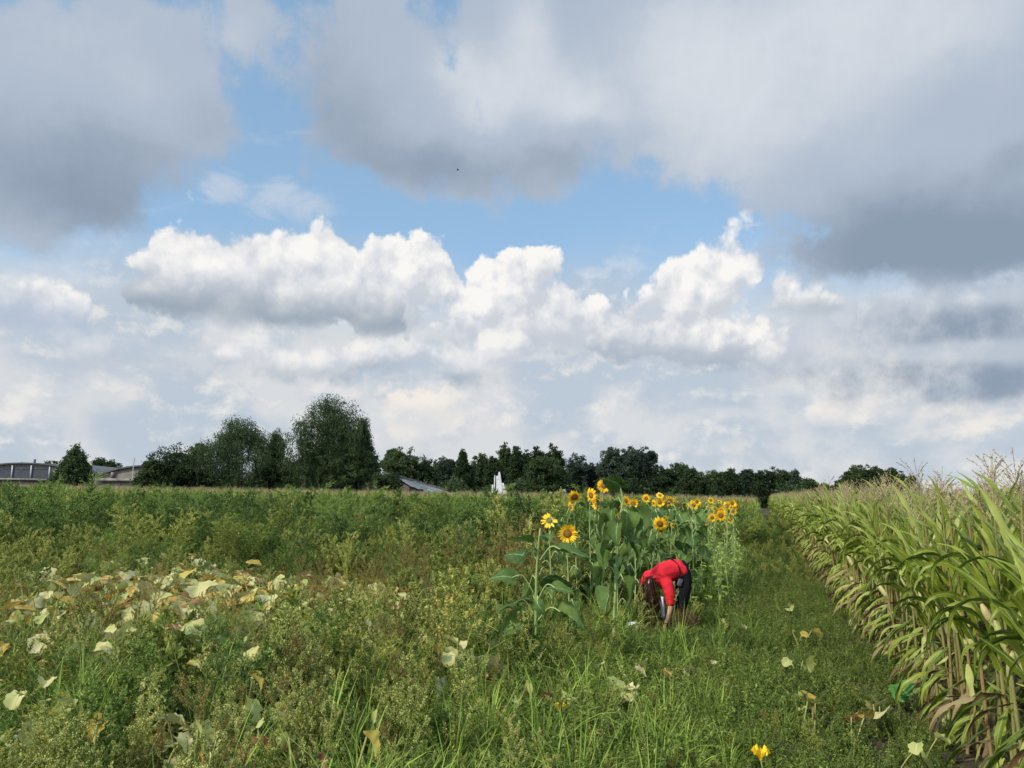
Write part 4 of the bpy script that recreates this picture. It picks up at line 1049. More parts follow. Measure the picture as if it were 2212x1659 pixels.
n = 900; t = R.uniform(13, 42, n); d = R.uniform(-.3, 2.6, n); x = P0[0] + RD[0] * t - RN[0] * d; y = P0[1] + RD[1] * t - RN[1] * d
scatter('far_strip_weeds', 'low dark weeds filling the far end of the open strip', DARKW + WEEDS, np.stack([x, y, np.full(n, -.02)], 1), R.uniform(.25, .6, n) * np.interp(y, [16, 26, 40], [.6, 1, 1.7]), tilt=.2)

# ---------------------------------------------------------------- sunflowers
SL = [leaf_mesh('leaf', M['sunleaf'], L=1.0, W=.92, cup=c_, droop=d_, seed=i, jag=.06, n=12, m=10, tint=t_) for i, (c_, d_, t_) in enumerate([(.25, .6, .3), (.6, 1.1, .35), (-.3, .8, .2), (.9, .7, .45), (.4, 1.5, .35)])]
def petals_mesh(nm, n=20, r0=.42, r1=1.0, w=.17, droop=.1, gap=0.0):
    b = MB()
    for ring in range(2):
        for i in range(n):
            if R.uniform() < gap: continue
            a = (i + .5 * ring) / n * 2 * math.pi + R.normal(0, .06); L = (r1 - r0) * R.uniform(.8, 1.08); dz = R.normal(0, .12) + .12 * ring
            h = np.array([math.cos(a), math.sin(a), 0]); s = np.array([-math.sin(a), math.cos(a), 0]); rows = []
            for k in range(4):
                t = k / 3; c = h * (r0 + L * t) + np.array([0, 0, .05 + dz * t - droop * t * t]); ww = w * (.45, 1, .85, .12)[k] * .5
                rows.append([c - s * ww, c + np.array([0, 0, -.02]), c + s * ww])
            b.grid(rows, np.clip(R.normal(.55, .25), 0, 1))
    return b.mesh(nm, M['petal'], True)
def dome(nm, r, h, mats, rings=7, seg=22, tint=.5, inner=None):
    b = MB()
    for k in range(rings):
        a0, a1 = k / rings, (k + 1) / rings
        z = lambda a: h * math.cos(a * math.pi / 2)
        rw = [[(r * a * math.cos(t), r * a * math.sin(t), z(a) * (1 + .10 * math.sin(5 * t + 9 * a))) for t in np.linspace(0, 2 * math.pi, seg + 1)] for a in (a0 + (.001 if k == 0 else 0), a1)]
        b.grid(rw, tint, 1 if (inner and a1 <= inner) else 0)
    return b.mesh(nm, mats, True)
PET = [petals_mesh('petals'), petals_mesh('petals', 17, w=.2, droop=.25), petals_mesh('petals', 22, w=.15, droop=-.1), petals_mesh('petals', 12, w=.24, droop=.1, gap=.2)]
DISC = dome('disc', .46, .10, [M['disc'], M['disc_in']], inner=.5)
SEEDH = dome('disc', .9, .22, [M['seedhead']])
def back_mesh():
    b = MB(); b.mesh
    rw = []
    for a in np.linspace(0, 1, 5): rw.append([(.5 * a * math.cos(t), .5 * a * math.sin(t), -.22 * math.cos(a * math.pi / 2) + .02) for t in np.linspace(0, 2 * math.pi, 15)])
    b.grid(rw, .5)
    for i in range(16):
        a = i / 16 * 6.283; h = np.array([math.cos(a), math.sin(a), 0]); s = np.array([-math.sin(a), math.cos(a), 0])
        b.grid([[h * .38 - s * .09, h * .38 + s * .09], [h * .7 - s * .01 + [0, 0, -.03], h * .7 + s * .01 + [0, 0, -.03]]], .6)
    return b.mesh('flower_head', [M['sunstem']], True)
BACK = back_mesh()
def arm(pts, k=6):                 # smooth curve through points
    pts = [Vector(p) for p in pts]; out = []
    for i in range(len(pts) - 1):
        p0 = pts[max(0, i - 1)]; p1 = pts[i]; p2 = pts[i + 1]; p3 = pts[min(len(pts) - 1, i + 2)]
        for j in range(k):
            t = j / k; out.append(.5 * ((2 * p1) + (p2 - p0) * t + (2 * p0 - 5 * p1 + 4 * p2 - p3) * t * t + (3 * p1 - p0 - 3 * p2 + p3) * t ** 3))
    out.append(pts[-1]); return [tuple(p) for p in out]
def add_head(root, pos, rad, yaw, pitch, kind=0):
    """pos in the plant's own space; yaw 0 faces the camera, pitch > 0 looks down"""
    n = Vector((math.sin(yaw) * math.cos(pitch), -math.cos(yaw) * math.cos(pitch), -math.sin(pitch)))
    q = n.to_track_quat('Z', 'Y').to_euler()
    hd = obj('flower_head', BACK, root, pos, q, rad)
    if kind == 9: obj('disc', SEEDH, hd, (0, 0, .03))
    else:
        obj('petals', PET[kind % 4], hd, (0, 0, 0), (0, 0, R.uniform(0, 6)), 1.0 if kind != 3 else 1.05)
        obj('disc', DISC, hd, (0, 0, .03), scl=(1, 1, 1) if kind != 3 else (.6, .6, 1))
    return hd
def add_leaf(root, p0, p1, size, rot, k, tint=None):
    """petiole from p0 on the stem to p1, blade beyond it"""
    lf = obj('leaf', SL[k % len(SL)], root, p1, rot, (size, size * R.uniform(.9, 1.1), size))
    mb = MB(); inv = (Matrix.LocRotScale(Vector(p1), Euler(rot), Vector((1, 1, 1)))).inverted()
    mid = (Vector(p0) + Vector(p1)) / 2 + Vector((0, 0, .06 + .1 * (Vector(p1) - Vector(p0)).length))
    mb.tube([tuple(inv @ Vector(v)) for v in arm([p0, mid, p1], 5)], .0065, 5, .7)
    pe = mb.build('petiole', M['sunstem'], lf, True); pe.scale = (1 / lf.scale[0], 1 / lf.scale[1], 1 / lf.scale[2])
    return lf
def sunflower(label, px, py, Y, rad, yaw=0.0, pitch=.15, kind=0, leaves=9, lsize=.22, young=False, lean=(0, .1), group='yellow sunflowers', bot=.25, th=.011):
    p = at(px, py, Y); root = empty('sunflower', (p.x + lean[0], Y + lean[1], 0)); tag(root, label, 'sunflower', group)
    H = p.z; hp = Vector((-lean[0], -lean[1], H))
    n = Vector((math.sin(yaw) * math.cos(pitch), -math.cos(yaw) * math.cos(pitch), -math.sin(pitch)))
    e = hp - n * rad * .2
    pts = arm([(0, 0, 0), (-lean[0] * .3, 0, H * .45), (-lean[0] * .9, -lean[1] * .2, H * .9), tuple(e - n * .05 + Vector((0, 0, .015))), tuple(e)], 4)
    mb = MB(); mb.tube(pts, np.linspace(th, th * .6, len(pts)), 6, .6); mb.build('stem', M['sunstem'], root, True)
    add_head(root, tuple(hp), rad, yaw, pitch, kind)
    for k in range(leaves):
        t = bot + (.93 - bot) * k / max(1, leaves - 1); i = int(t * 8); s = Vector(pts[min(i, 8)]); s = Vector((s.x, s.y, H * t))
        az = k * 2.4 + R.uniform(-.4, .4); pl = (.06 if young else .11) * R.uniform(.7, 1.3)
        q = s + Vector((math.cos(az), math.sin(az), .5)) * pl
        sz = lsize * R.uniform(.75, 1.15) * (1.1 - .45 * t)
        lf = add_leaf(root, tuple(s), tuple(q), sz, (R.normal(0, .25), R.uniform(.1, .9) if not young else R.uniform(-.2, .6), az), R.randint(5))
        if young: lf.data = YL[R.randint(3)]; lf.scale = (sz, sz, sz)
    return root
YL = [leaf_mesh('leaf', M['younleaf'], L=1.0, W=.5, cup=.4, droop=.8, seed=40 + i, tint=.5) for i in range(3)]

def z3(x, y): return ((x / 4.916 + 2500) / 1.8228, (y / 4.916 + 1900) / 1.8228)
# the two big leafy plants in front
def z6(x, y): return ((x / 2.074 + 1900) / 1.8228, (y / 2.074 + 1800) / 1.8228)
def big_plant(label, Y, stem_px, leaves, group=None, head=None, cat='sunflower plant'):
    sp = [at(*z6(*q), Y) for q in stem_px]
    root = empty('sunflower_plant', (sp[0].x, Y, 0)); tag(root, label, cat)
    loc = [Vector((0, 0, 0))] + [v - Vector((sp[0].x, Y, 0)) for v in sp]
    pts = arm([tuple(v) for v in loc], 4); mb = MB(); mb.tube(pts, np.linspace(.021, .008, len(pts)), 8, .45); mb.build('stem', M['sunstem'], root, True)
    for i, (sx, sy, bx, by, tx, ty, dy, roll, kk) in enumerate(leaves):
        a = at(*z6(sx, sy), Y); b_ = at(*z6(bx, by), Y + dy); c_ = at(*z6(tx, ty), Y + dy * 1.6)
        o3 = Vector((sp[0].x, Y, 0)); a, b_, c_ = a - o3, b_ - o3, c_ - o3
        v = c_ - b_; L = max(.12, v.length) * .98
        e = Matrix((v.normalized(), Vector((0, 0, 1)).cross(v).normalized(), v.normalized().cross(Vector((0, 0, 1)).cross(v).normalized()))).transposed().to_euler()
        e = (e.to_matrix() @ Matrix.Rotation(roll, 3, 'X')).to_euler()
        add_leaf(root, tuple(a), tuple(b_), L, tuple(e), kk)
    return root
big_plant('big sunflower plant without a bloom, broad grey green leaves on curved stalks', 8.0,
    [(435, 1640), (436, 1300), (440, 1000), (450, 800), (463, 640)],
    [(440, 745, 370, 690, 160, 610, -.05, .25, 0), (435, 830, 330, 800, 150, 745, .12, -.7, 2), (415, 1105, 240, 985, 70, 900, -.1, -.8, 4), (462, 650, 480, 640, 560, 640, .1, .6, 2),
     (470, 840, 650, 765, 950, 770, -.1, .15, 0), (465, 960, 520, 985, 730, 960, .2, -.6, 2), (455, 1160, 590, 1065, 770, 1075, -.1, .4, 0), (455, 1330, 650, 1275, 880, 1310, -.12, .3, 1),
     (415, 1280, 260, 1195, 100, 1180, .1, .1, 2), (420, 1395, 300, 1360, 110, 1440, -.2, -.9, 3), (430, 1190, 395, 1195, 290, 1150, .15, .3, 0), (445, 1200, 450, 1200, 500, 1280, -.15, .8, 4), (440, 1010, 380, 1060, 340, 1130, .15, .7, 4)])
big_plant('tall sunflower plant with many drooping dark leaves and one raised top leaf', 9.0,
    [(1075, 1350), (1085, 1120), (1105, 700), (1125, 480), (1145, 360), (1122, 230)],
    [(1122, 240, 1122, 225, 975, 130, .0, .9, 2), (1122, 240, 1125, 220, 1190, 215, .0, -.6, 2), (1120, 500, 1050, 450, 1030, 620, -.1, .2, 1), (1125, 480, 1180, 480, 1200, 680, -.12, -.2, 1),
     (1118, 540, 1000, 520, 850, 670, -.05, .5, 4), (1118, 560, 1230, 520, 1330, 700, .0, -.5, 4), (1140, 400, 1080, 370, 990, 480, .1, .3, 2), (1110, 620, 1100, 560, 1060, 700, -.2, .1, 1),
     (1110, 760, 1230, 745, 1390, 910, -.1, -.3, 4), (1112, 720, 1180, 680, 1150, 800, -.15, 1.2, 2), (1100, 740, 1010, 740, 890, 930, -.1, .3, 1), (1095, 860, 1180, 880, 1280, 1040, .1, .4, 2),
     (1090, 960, 980, 935, 880, 1070, .1, .3, 1), (1085, 1000, 1160, 1020, 1260, 1180, -.1, -.2, 3), (1080, 1100, 1040, 1110, 950, 1270, -.25, .3, 3), (1130, 470, 1270, 430, 1400, 600, .15, -.4, 4), (1100, 900, 1060, 850, 1150, 1010, .2, .9, 2),
     (1120, 640, 1190, 660, 1290, 700, .1, 1.3, 2), (1110, 800, 1050, 800, 1010, 900, .2, .5, 1)])

SF = [  # px, py, Y, radius, yaw, pitch, kind, label
    (1187, 1125, 10.5, .125, -.1, -.5, 3, 'leftmost small sunflower with few pointed petals'),
    (1226, 1153, 9.3, .135, .1, .0, 2, 'lowest sunflower at left, above the big grey green leaf'),
    (1305, 1049, 12.0, .13, .1, .0, 0, 'highest sunflower, beside the raised top leaf'),
    (1241, 1074, 12.0, .13, .15, .6, 1, 'nodding sunflower at the left end of the upper row'),
    (1233, 1095, 12.3, .10, -1.2, .3, 1, 'sunflower turned sideways, under the nodding one at the left end'),
    (1277, 1070, 12.0, .13, -.9, .2, 1, 'sunflower seen half from the side, left of the highest one'),
    (1298, 1087, 12.4, .12, 1.2, .1, 1, 'sunflower turned to the right below the highest one'),
    (1287, 1090, 12.9, .10, -1.3, .1, 2, 'small sunflower turned to the left below the highest one'),
    (1331, 1101, 10.8, .14, .1, .6, 0, 'drooping sunflower partly hidden by the tall plant stem'),
    (1352, 1082, 12.6, .09, .5, -.1, 1, 'small sunflower right of the tall plant stem, upper one'),
    (1368, 1088, 12.6, .105, -.2, .1, 2, 'small sunflower right of the tall plant stem, lower one'),
    (1381, 1141, 12.6, .07, -.6, .7, 3, 'small orange sunflower among the big drooping leaves'),
    (1426, 1132, 12.4, .135, -.3, .5, 1, 'lower pair of nodding sunflowers above the bent person, left head'),
    (1438, 1126, 12.7, .11, 1.0, .4, 1, 'lower pair of nodding sunflowers above the bent person, right head'),
    (1428, 1147, 12.5, .07, -.2, .8, 3, 'small drooping flower under the nodding pair above the person'),
    (1454, 1135, 12.6, .055, .3, .2, 3, 'half open yellow bud on a thin pale stem above the person'),
]
rr = [(215, 310, 70, 0, .0, 0, 'round sunflower at the left end of the right hand row'), (485, 250, 62, .2, -.6, 1, 'sunflower tilted to the sky, second in the right hand row'),
      (485, 385, 76, 0, .1, 2, 'sunflower directly below the one tilted to the sky'), (365, 400, 60, -1.1, .3, 1, 'sunflower facing left, half behind its neighbour'),
      (665, 370, 92, .2, .2, 0, 'large sunflower with a dark crescent disc left of the brown seed head'), (790, 335, 50, 1.1, 0, 1, 'sunflower seen from the side between the large one and the seed head'),
      (880, 405, 62, .9, .1, 9, 'brown oval seed head without petals'), (1015, 455, 50, -1.2, .1, 3, 'thin sunflower in profile right of the brown seed head'),
      (1140, 440, 72, 0, 0, 0, 'round sunflower in front of the trio right of the seed head'), (1200, 375, 64, .3, -.1, 2, 'upper sunflower of the trio right of the seed head'),
      (1105, 380, 34, 0, 0, 3, 'smallest sunflower of the trio right of the seed head'), (1280, 425, 44, 1.2, .2, 1, 'sunflower turned away at the right of the trio'),
      (1470, 345, 52, 0, 0, 0, 'single small sunflower standing above the cluster, at its left'), (1640, 375, 46, .5, -.6, 3, 'faint small sunflower at the top of the cluster'),
      (1540, 382, 28, 0, 0, 3, 'tiny sunflower behind the single one above the cluster'), (1785, 450, 72, 0, 0, 0, 'round sunflower at upper right of the cluster'),
      (1885, 405, 64, .2, 0, 2, 'highest bright sunflower of the right cluster'), (1980, 465, 50, .9, 0, 1, 'rightmost sunflower of the cluster, half turned'),
      (1900, 565, 64, .1, .1, 0, 'sunflower under the highest bright one of the cluster'), (1675, 545, 68, 0, -.1, 2, 'sunflower right above the largest dark disc'),
      (1665, 640, 92, 0, .1, 0, 'largest sunflower of the cluster with a wide dark disc'), (1840, 717, 60, .1, 0, 2, 'lowest right sunflower of the cluster'),
      (1550, 510, 50, .3, 0, 1, 'upper left sunflower of the cluster'), (1480, 580, 56, -1.0, .2, 1, 'sunflower in profile on the left flank of the cluster'),
      (1495, 682, 70, 0, .1, 0, 'sunflower left of the largest dark disc'), (1385, 765, 56, -.1, 0, 2, 'lowest left sunflower of the cluster on a thin stem'),
      (1410, 490, 34, 0, -.3, 3, 'small pale sunflower left of the cluster'), (1325, 1445, 28, .1, 0, 3, 'tiny yellow flower low down behind the person'),
      (1985, 690, 30, 1.2, 0, 3, 'small half hidden sunflower at the right foot of the cluster'), (1450, 460, 26, .2, 0, 3, 'tiny sunflower beside the small pale one')]
for i, s in enumerate(SF):
    px, py, Y, rad, yaw, pit, kd, lb = s
    sunflower(lb, px, py, Y, rad * .88, yaw, pit, kd, leaves=9 if Y > 10.9 or i < 2 else 5, lsize=.17 if i < 2 else .21, lean=(R.normal(0, .08), .12 + R.uniform(0, .2)), young=(i in (15,)))
for i, (x_, y_, r_, yaw, pit, kd, lb) in enumerate(rr):
    px, py = z3(x_, y_); rp = r_ / 4.916 / 3150 * 1.28
    Y = {0: 14.5, 1: 15.5, 2: 15.0}[i % 3] if x_ < 1350 else 15.5 + (i % 4) * .5
    sunflower(lb, px, py, Y, rp * Y, yaw, pit, kd, leaves=10 if x_ < 1350 else 13, lsize=.21 if x_ < 1350 else .13, young=x_ > 1350, lean=(R.normal(0, .06), .15 + R.uniform(0, .3)), th=.010)

# blooming row's leafy companions: slender young plants behind the person and along the strip
YG = 'young sunflower plants without blooms'
YM = [young_mesh('young_sunflower', h_) for h_ in (1.0, 1.15, 1.3, .9)]
k = 0
for i in range(130):
    t = R.uniform(5.0, 15); d = R.uniform(1.5, 3.7) if t > 6.8 else R.uniform(1.9, 2.4)
    x, y = P0[0] + RD[0] * t - RN[0] * d, P0[1] + RD[1] * t - RN[1] * d
    if 9.6 < y < 12.4 and x - 2.3 < .55 * y / 11.6 and x > 1.4: continue
    if y < 9.5 and i % 3: continue
    o = obj('young_sunflower', YM[i % 4], None, (x, y, -.02), (R.normal(0, .06), R.normal(0, .06), R.uniform(0, 6.28)), R.uniform(.7, 1.02) * (1 if y > 12 else .62))
    w_ = 'behind the person and below the sunflower cluster' if y > 12.4 else ('right beside the bent person' if y > 10.5 else 'in the open strip nearer than the person')
    tag(o, 'slender pale green young sunflower ' + w_, 'young sunflower', YG + ', ' + w_)
DG = 'dark leafed sunflower plants of the row'
for i in range(15):                # leafy plants that fill the row between the blooms
    px = R.uniform(1290, 1520); Y = R.uniform(11.5, 16.5); p = at(px, 1120 + R.uniform(-12, 30), Y)
    if Y < 12.8 and px > 1370: Y = 14.0; p = at(px, 1120, Y)
    root = empty('sunflower_plant', (p.x, Y, 0)); w_ = 'below the left blooms' if px < 1370 else ('between nodding pair and seed head' if px < 1450 else 'below the brown seed head')
    tag(root, 'dark leafy bloomless sunflower plant ' + w_, 'sunflower plant', DG + ', ' + w_)
    mb = MB(); H = p.z; mb.tube([(0, 0, 0), (.02, 0, H * .5), (0, 0, H)], [.012, .01, .006], 5, .6); mb.build('stem', M['sunstem'], root, True)
    for k in range(11):
        z = H * (.25 + .74 * k / 10); az = k * 2.4 + R.uniform(-.4, .4)
        add_leaf(root, (0, 0, z), (math.cos(az) * .12, math.sin(az) * .12, z + .05), .21 * R.uniform(.8, 1.15), (R.normal(0, .3), R.uniform(.1, 1.0), az), R.randint(5))

# ---------------------------------------------------------------- single plants one can point at
def hit(px, py, h):
    d = ray(px, py); return EYE + d * ((h - EYE.z) / d.z)
def plant(name, me, label, cat, px, py, h, scl, rz=None, group=None, Y=None):
    p = hit(px, py, h) if Y is None else at(px, py, Y)
    o = obj(name, me, None, (p.x, p.y, -.02), (R.normal(0, .06), R.normal(0, .06), R.uniform(0, 6.28) if rz is None else rz), scl)
    return tag(o, label, cat, group)
for px, top, Y, s_, m_, lb in [(722, 1020, 21, 2.1, 0, 'pale feathery weed rising above the weeds right of the tallest birch foot'), (1000, 1030, 20, 2.0, 1, 'bright feathery weed spike in front of the long shed end'),
                           (985, 1045, 21, 1.9, 0, 'feathery weed leaning left beside the bright spike'), (690, 1035, 23, 1.95, 0, 'feathery weed left of the pale one below the tallest birch'),
                           (160, 1008, 24, 2.45, 1, 'light green feathery weed in front of the conical shrub'), (25, 1045, 19, 1.8, 2, 'dark feathery weed at the left picture edge'),
                           (300, 1030, 26, 2.2, 0, 'small plume of weed below the thin mast'), (350, 1060, 17, 1.7, 4, 'yellowish feathery weed left of the dark clump'), (540, 1080, 16, 1.5, 4, 'yellow green feathery weed in the middle of the dark weeds')]:
    p = at(px, top, Y); o = obj('feathery_weed', PLUMES[m_], None, (p.x, Y, 0), (0, 0, R.uniform(0, 6)), p.z / 1.0); tag(o, lb, 'weed')
for px, py, h, s_, lb in [(230, 1240, .95, .95, 'reddish brown weed standing in front of the pumpkin patch'), (860, 1170, 1.1, 1.15, 'rust coloured weed right of the pumpkin patch'), (330, 1215, 1.0, 1.0, 'dark stemmed thin weed between the pale pumpkin leaves'),
                          (790, 1110, 1.35, 1.4, 'tall rusty weed tip below the long shed roof')]:
    plant('rusty_weed', RUSTY[R.randint(3)], lb, 'weed', px, py, h, s_)
for px, py, h, s_, lb in [(655, 1440, .78, .8, 'pale yellow seedy weed in the near foreground, left of centre'), (700, 1510, .66, .7, 'yellow green seedy weed leaning beside the pale one'), (60, 1520, .68, .7, 'seedy weed in the bottom left corner'),
                          (1000, 1400, .85, .85, 'tall grey green weed right of the bare foreground gap'), (890, 1390, .9, .9, 'upright weed with dense seed beads in the middle foreground'), (1120, 1560, .5, .55, 'broad weed with a dark bare stem at bottom centre')]:
    plant('seedy_weed', YELW[R.randint(3)], lb, 'weed', px, py, h, s_)
for px, py, h, s_, lb in [(1560, 1500, .32, 1.0, 'bright grass tuft below the person, long straight blades'), (1480, 1560, .3, 1.0, 'bright yellow green grass tuft near bottom right of centre'), (1620, 1560, .3, .9, 'grass tuft left of the yellow pumpkin flower'),
                          (1380, 1420, .4, 1.0, 'arching grass tuft left of the person\'s feet'), (990, 1310, .9, 1.9, 'tall broad bladed grass left of the bloomless sunflower plant'), (940, 1350, .8, 1.7, 'broad grass with hanging blades beside the tall one'), (700, 1600, .3, 1.0, 'grass blades at the bottom edge, left of centre')]:
    plant('grass_tuft', GRASS[R.randint(5)], lb, 'grass tuft', px, py, h, s_)
for px, py, h, tn, lb in [(105, 1545, .3, .98, 'whitish withered pumpkin leaves near the bottom left corner'), (515, 1510, .38, .5, 'large green yellow pumpkin leaf in the foreground'), (545, 1585, .25, .3, 'yellow pumpkin leaf with brown edge at bottom left'),
                          (310, 1425, .4, .28, 'yellow and brown pumpkin leaf in the left foreground'), (1000, 1425, .35, .3, 'yellow pumpkin leaf among tall grass in the centre'), (1265, 1462, .28, .55, 'pale green pumpkin leaf with curled edge, left of three'),
                          (1330, 1430, .28, .8, 'folded pale pumpkin leaf in the middle of the strip'), (1395, 1482, .25, .9, 'cream coloured pumpkin leaf lying in the grass'), (1750, 1497, .25, .45, 'yellow curled pumpkin leaf with brown spots near the maize'),
                          (1725, 1405, .25, .6, 'pale yellow pumpkin leaves halfway along the open strip'), (1905, 1500, .22, .72, 'grey green pumpkin leaf beside the maize foot'), (1960, 1575, .25, .6, 'broad yellow green pumpkin leaves at the maize foot'),
                          (1850, 1530, .2, .25, 'orange yellow shrivelled pumpkin leaf near the maize'), (1725, 1350, .22, .35, 'bright yellow pumpkin leaf beside the dark maize edge'), (1700, 1300, .22, .6, 'small pale pumpkin leaf farther up the strip'),
                          (120, 1330, .5, .97, 'white bleached pumpkin leaves at the left end of the patch'), (100, 1235, .45, .95, 'cream pumpkin leaves at the far left of the patch'), (450, 1210, .45, .8, 'big pale pumpkin leaf at the back of the patch'), (490, 1238, .5, .27, 'golden pumpkin leaf at the right end of the patch')]:
    h = h * 1.15 + .06; p = hit(px, py, h); root = empty('pumpkin_plant', (p.x, p.y, -.02), R.uniform(0, 6)); tag(root, lb, 'pumpkin leaves')
    for q in range(3 if py > 1300 else 4):
        a2 = R.uniform(0, 6.28); mb = MB(); st = curve((R.normal(0, .05), R.normal(0, .05), 0), (math.cos(a2) * .3, math.sin(a2) * .3, 1), h * R.uniform(.7, 1.05), 4, (math.cos(a2) * .3, math.sin(a2) * .3, 0), .04)
        L = R.uniform(.10, .145) * (1.25 if q == 0 else .8)
        rows_, mids_ = heart_leaf(L, L * 1.2, R.uniform(.1, .7), R.uniform(.3, 1.3), 5, seed=int(px + q * 13), jag=.08)
        Rm = np.array(Euler((R.normal(0, .35), R.uniform(-.2, .5), a2)).to_matrix())
        mb.grid(np.array(rows_) @ Rm.T + st[-1], np.clip(tn + R.normal(0, .05), 0, 1), 0, mids_); lf = mb.build('leaf', M['pump'], root, True)
        mb = MB(); mb.tube(st, .006, 5, .8); mb.build('petiole', M['stem'], lf, True)
for px, py, h, lb in [(575, 1460, .45, 'fresh bright green pumpkin leaf in the left foreground'), (500, 1385, .55, 'fresh green pumpkin leaf on a thin stalk, left foreground'), (1940, 1475, .25, 'fresh green creeping leaves at the foot of the maize')]:
    p = hit(px, py, h); root = empty('pumpkin_plant', (p.x, p.y, -.02), 0); tag(root, lb, 'pumpkin leaves')
    for q in range(2):
        mb = MB(); rows_, mids_ = heart_leaf(.15, .19, .4, .7, 5, seed=px + q, jag=.06)
        a2 = R.uniform(2, 5); Rm = np.array(Euler((.3, .1 + .3 * q, a2)).to_matrix()); off = np.array([.06 * q, .05 * q, h - .04 * q])
        mb.grid(np.array(rows_) @ Rm.T + off, .5, 0, mids_); lf = mb.build('leaf', M['pumpgreen'], root, True)
        mb = MB(); mb.tube([(0, 0, 0), tuple(off * .6), tuple(off)], .005, 5, .6); mb.build('petiole', M['stem'], lf, True)
for px, Y, s_, lb in [(1168, 7.7, .75, 'leafy weed at the foot of the big bloomless sunflower'), (1125, 7.6, .85, 'leafy weed left of the big bloomless sunflower stem'), (1215, 7.9, .7, 'leafy weed right of the big bloomless sunflower stem'),
                       (1320, 8.7, .8, 'leafy weed hiding the foot of the tall drooping sunflower plant'), (1358, 8.8, .5, 'leafy weed right of the tall drooping plant foot'), (1275, 8.8, .6, 'leafy weed between the two big sunflower plants'), (1245, 9.2, .7, 'taller leafy weed behind the gap of the two big plants')]:
    p = at(px, 1300, Y); o = obj('leafy_weed', (BLUEW + WEEDS)[R.randint(8)], None, (p.x, Y, -.02), (0, 0, R.uniform(0, 6)), s_); tag(o, lb, 'weed')
for px, Y, s_, m_, lb in [(1388, 11.0, .72, 1, 'thin weed standing in front of the person\'s head'), (1410, 11.2, .55, 0, 'small weed in front of the person\'s hanging hair'), (1500, 10.8, .5, 0, 'weed in front of the person\'s shoes')]:
    p = at(px, 1300, Y); o = obj('thin_weed', (DEAD + SPIKE)[m_ + 1], None, (p.x, Y, -.02), (0, 0, R.uniform(0, 6)), s_); tag(o, lb, 'weed')
# pumpkin flowers
def pflower(px, py, h, s_, lb):
    p = hit(px, py, h); root = empty('pumpkin_flower', (p.x, p.y, 0)); tag(root, lb, 'flower')
    mb = MB(); mb.tube([(0, 0, 0), (.01, 0, h * .6), (0, 0, h - .05 * s_)], [.005, .004, .006], 5, .6); mb.build('stem', M['sunstem'], root)
    rows_ = []
    for j in range(6):
        t = j / 5; r_ = (.012 + .055 * t ** 1.5) * s_
        rows_.append([((r_ * (1 + .28 * t * math.cos(5 * a))) * math.cos(a), (r_ * (1 + .28 * t * math.cos(5 * a))) * math.sin(a), h + (.085 * t - .03 * t * t * math.cos(5 * a)) * s_ - .05 * s_) for a in np.linspace(0, 2 * math.pi, 31)])
    mb = MB(); mb.grid(rows_, .6); mb.build('petals', M['petal'], root, True)
pflower(1643, 1628, .22, .8, 'yellow pumpkin flower at the bottom edge right of centre')
pflower(320, 1602, .25, .8, 'yellow orange pumpkin flower near the bottom left')
pflower(648, 1110, 1.2, .9, 'single yellow flower among the dark weeds left of centre')
pflower(236, 1290, .5, .7, 'small yellow flower in front of the pumpkin patch')
pflower(1210, 1530, .22, .7, 'small pale yellow flower low in the centre foreground')
# dry clump and white bag beside the person
p = at(1475, 1330, 11.2); mb = MB()
for k in range(420):
    a = R.normal(0, 1, 3); a /= np.linalg.norm(a); c = a * [.16, .12, .12] * R.uniform(.6, 1); q = np.cross(a, R.normal(0, 1, 3)); mb.tube(curve(c, q, .12, 3, jit=.3), .0022, 3, R.uniform(0, 1))
o = mb.build('dry_grass_clump', M['corn_dry'], loc=(p.x, 11.2, .22)); tag(o, 'round clump of dry brown grass right beside the person\'s feet', 'dry grass')
p = at(1368, 1345, 11.3); mb = MB(); rs = np.random.RandomState(5)
rw = []
for i in range(9):
    a = i / 8; r_ = .12 * math.sin(math.pi * min(1, a * .8 + .12)) ** .6
    rw.append([(r_ * math.cos(t) * (1 + rs.normal(0, .12)), r_ * .8 * math.sin(t) * (1 + rs.normal(0, .12)), .02 + .16 * a) for t in np.linspace(0, 6.283, 15)[:-1]]); rw[-1].append(rw[-1][0])
mb.grid(rw); M['bag'] = solid('white plastic', (.60, .60, .60), (.42, .43, .44), rough=.4); o = mb.build('plastic_bag', M['bag'], loc=(p.x, 11.3, 0)); tag(o, 'crumpled white bag standing in the weeds left of the person', 'bag')

# ---------------------------------------------------------------- the bent person
PX = at((2480 + 880 / 4.74) / 1.8228, 1345, 11.6)
ps = empty('person', (PX.x, 11.6, 0)); tag(ps, 'person in red top and black trousers bending to the ground, dark hair hanging', 'person')
def W2(zx, zy, y=0.0): return Vector(((zx - 880) * .000777, y, (1500 - zy) * .000777))
M['skin'] = solid('skin', (.50, .27, .17), (.44, .22, .14), rough=.55)
M['red'] = solid('red cotton', (.54, .010, .020), (.44, .008, .016), scale=5, rough=.85, bump=.15)
M['trouser'] = solid('black cloth', (.005, .005, .006), (.009, .009, .011), scale=8, rough=.95, spec=.1)
M['hair'] = foliage('dark brown hair', [(0.0, (.015, .008, .005)), (.6, (.05, .024, .012)), (1, (.14, .06, .028))], transl=0, rough=.4)
M['cloth'] = solid('pale cloth', (.55, .56, .66), (.42, .43, .52), scale=8, rough=.8)
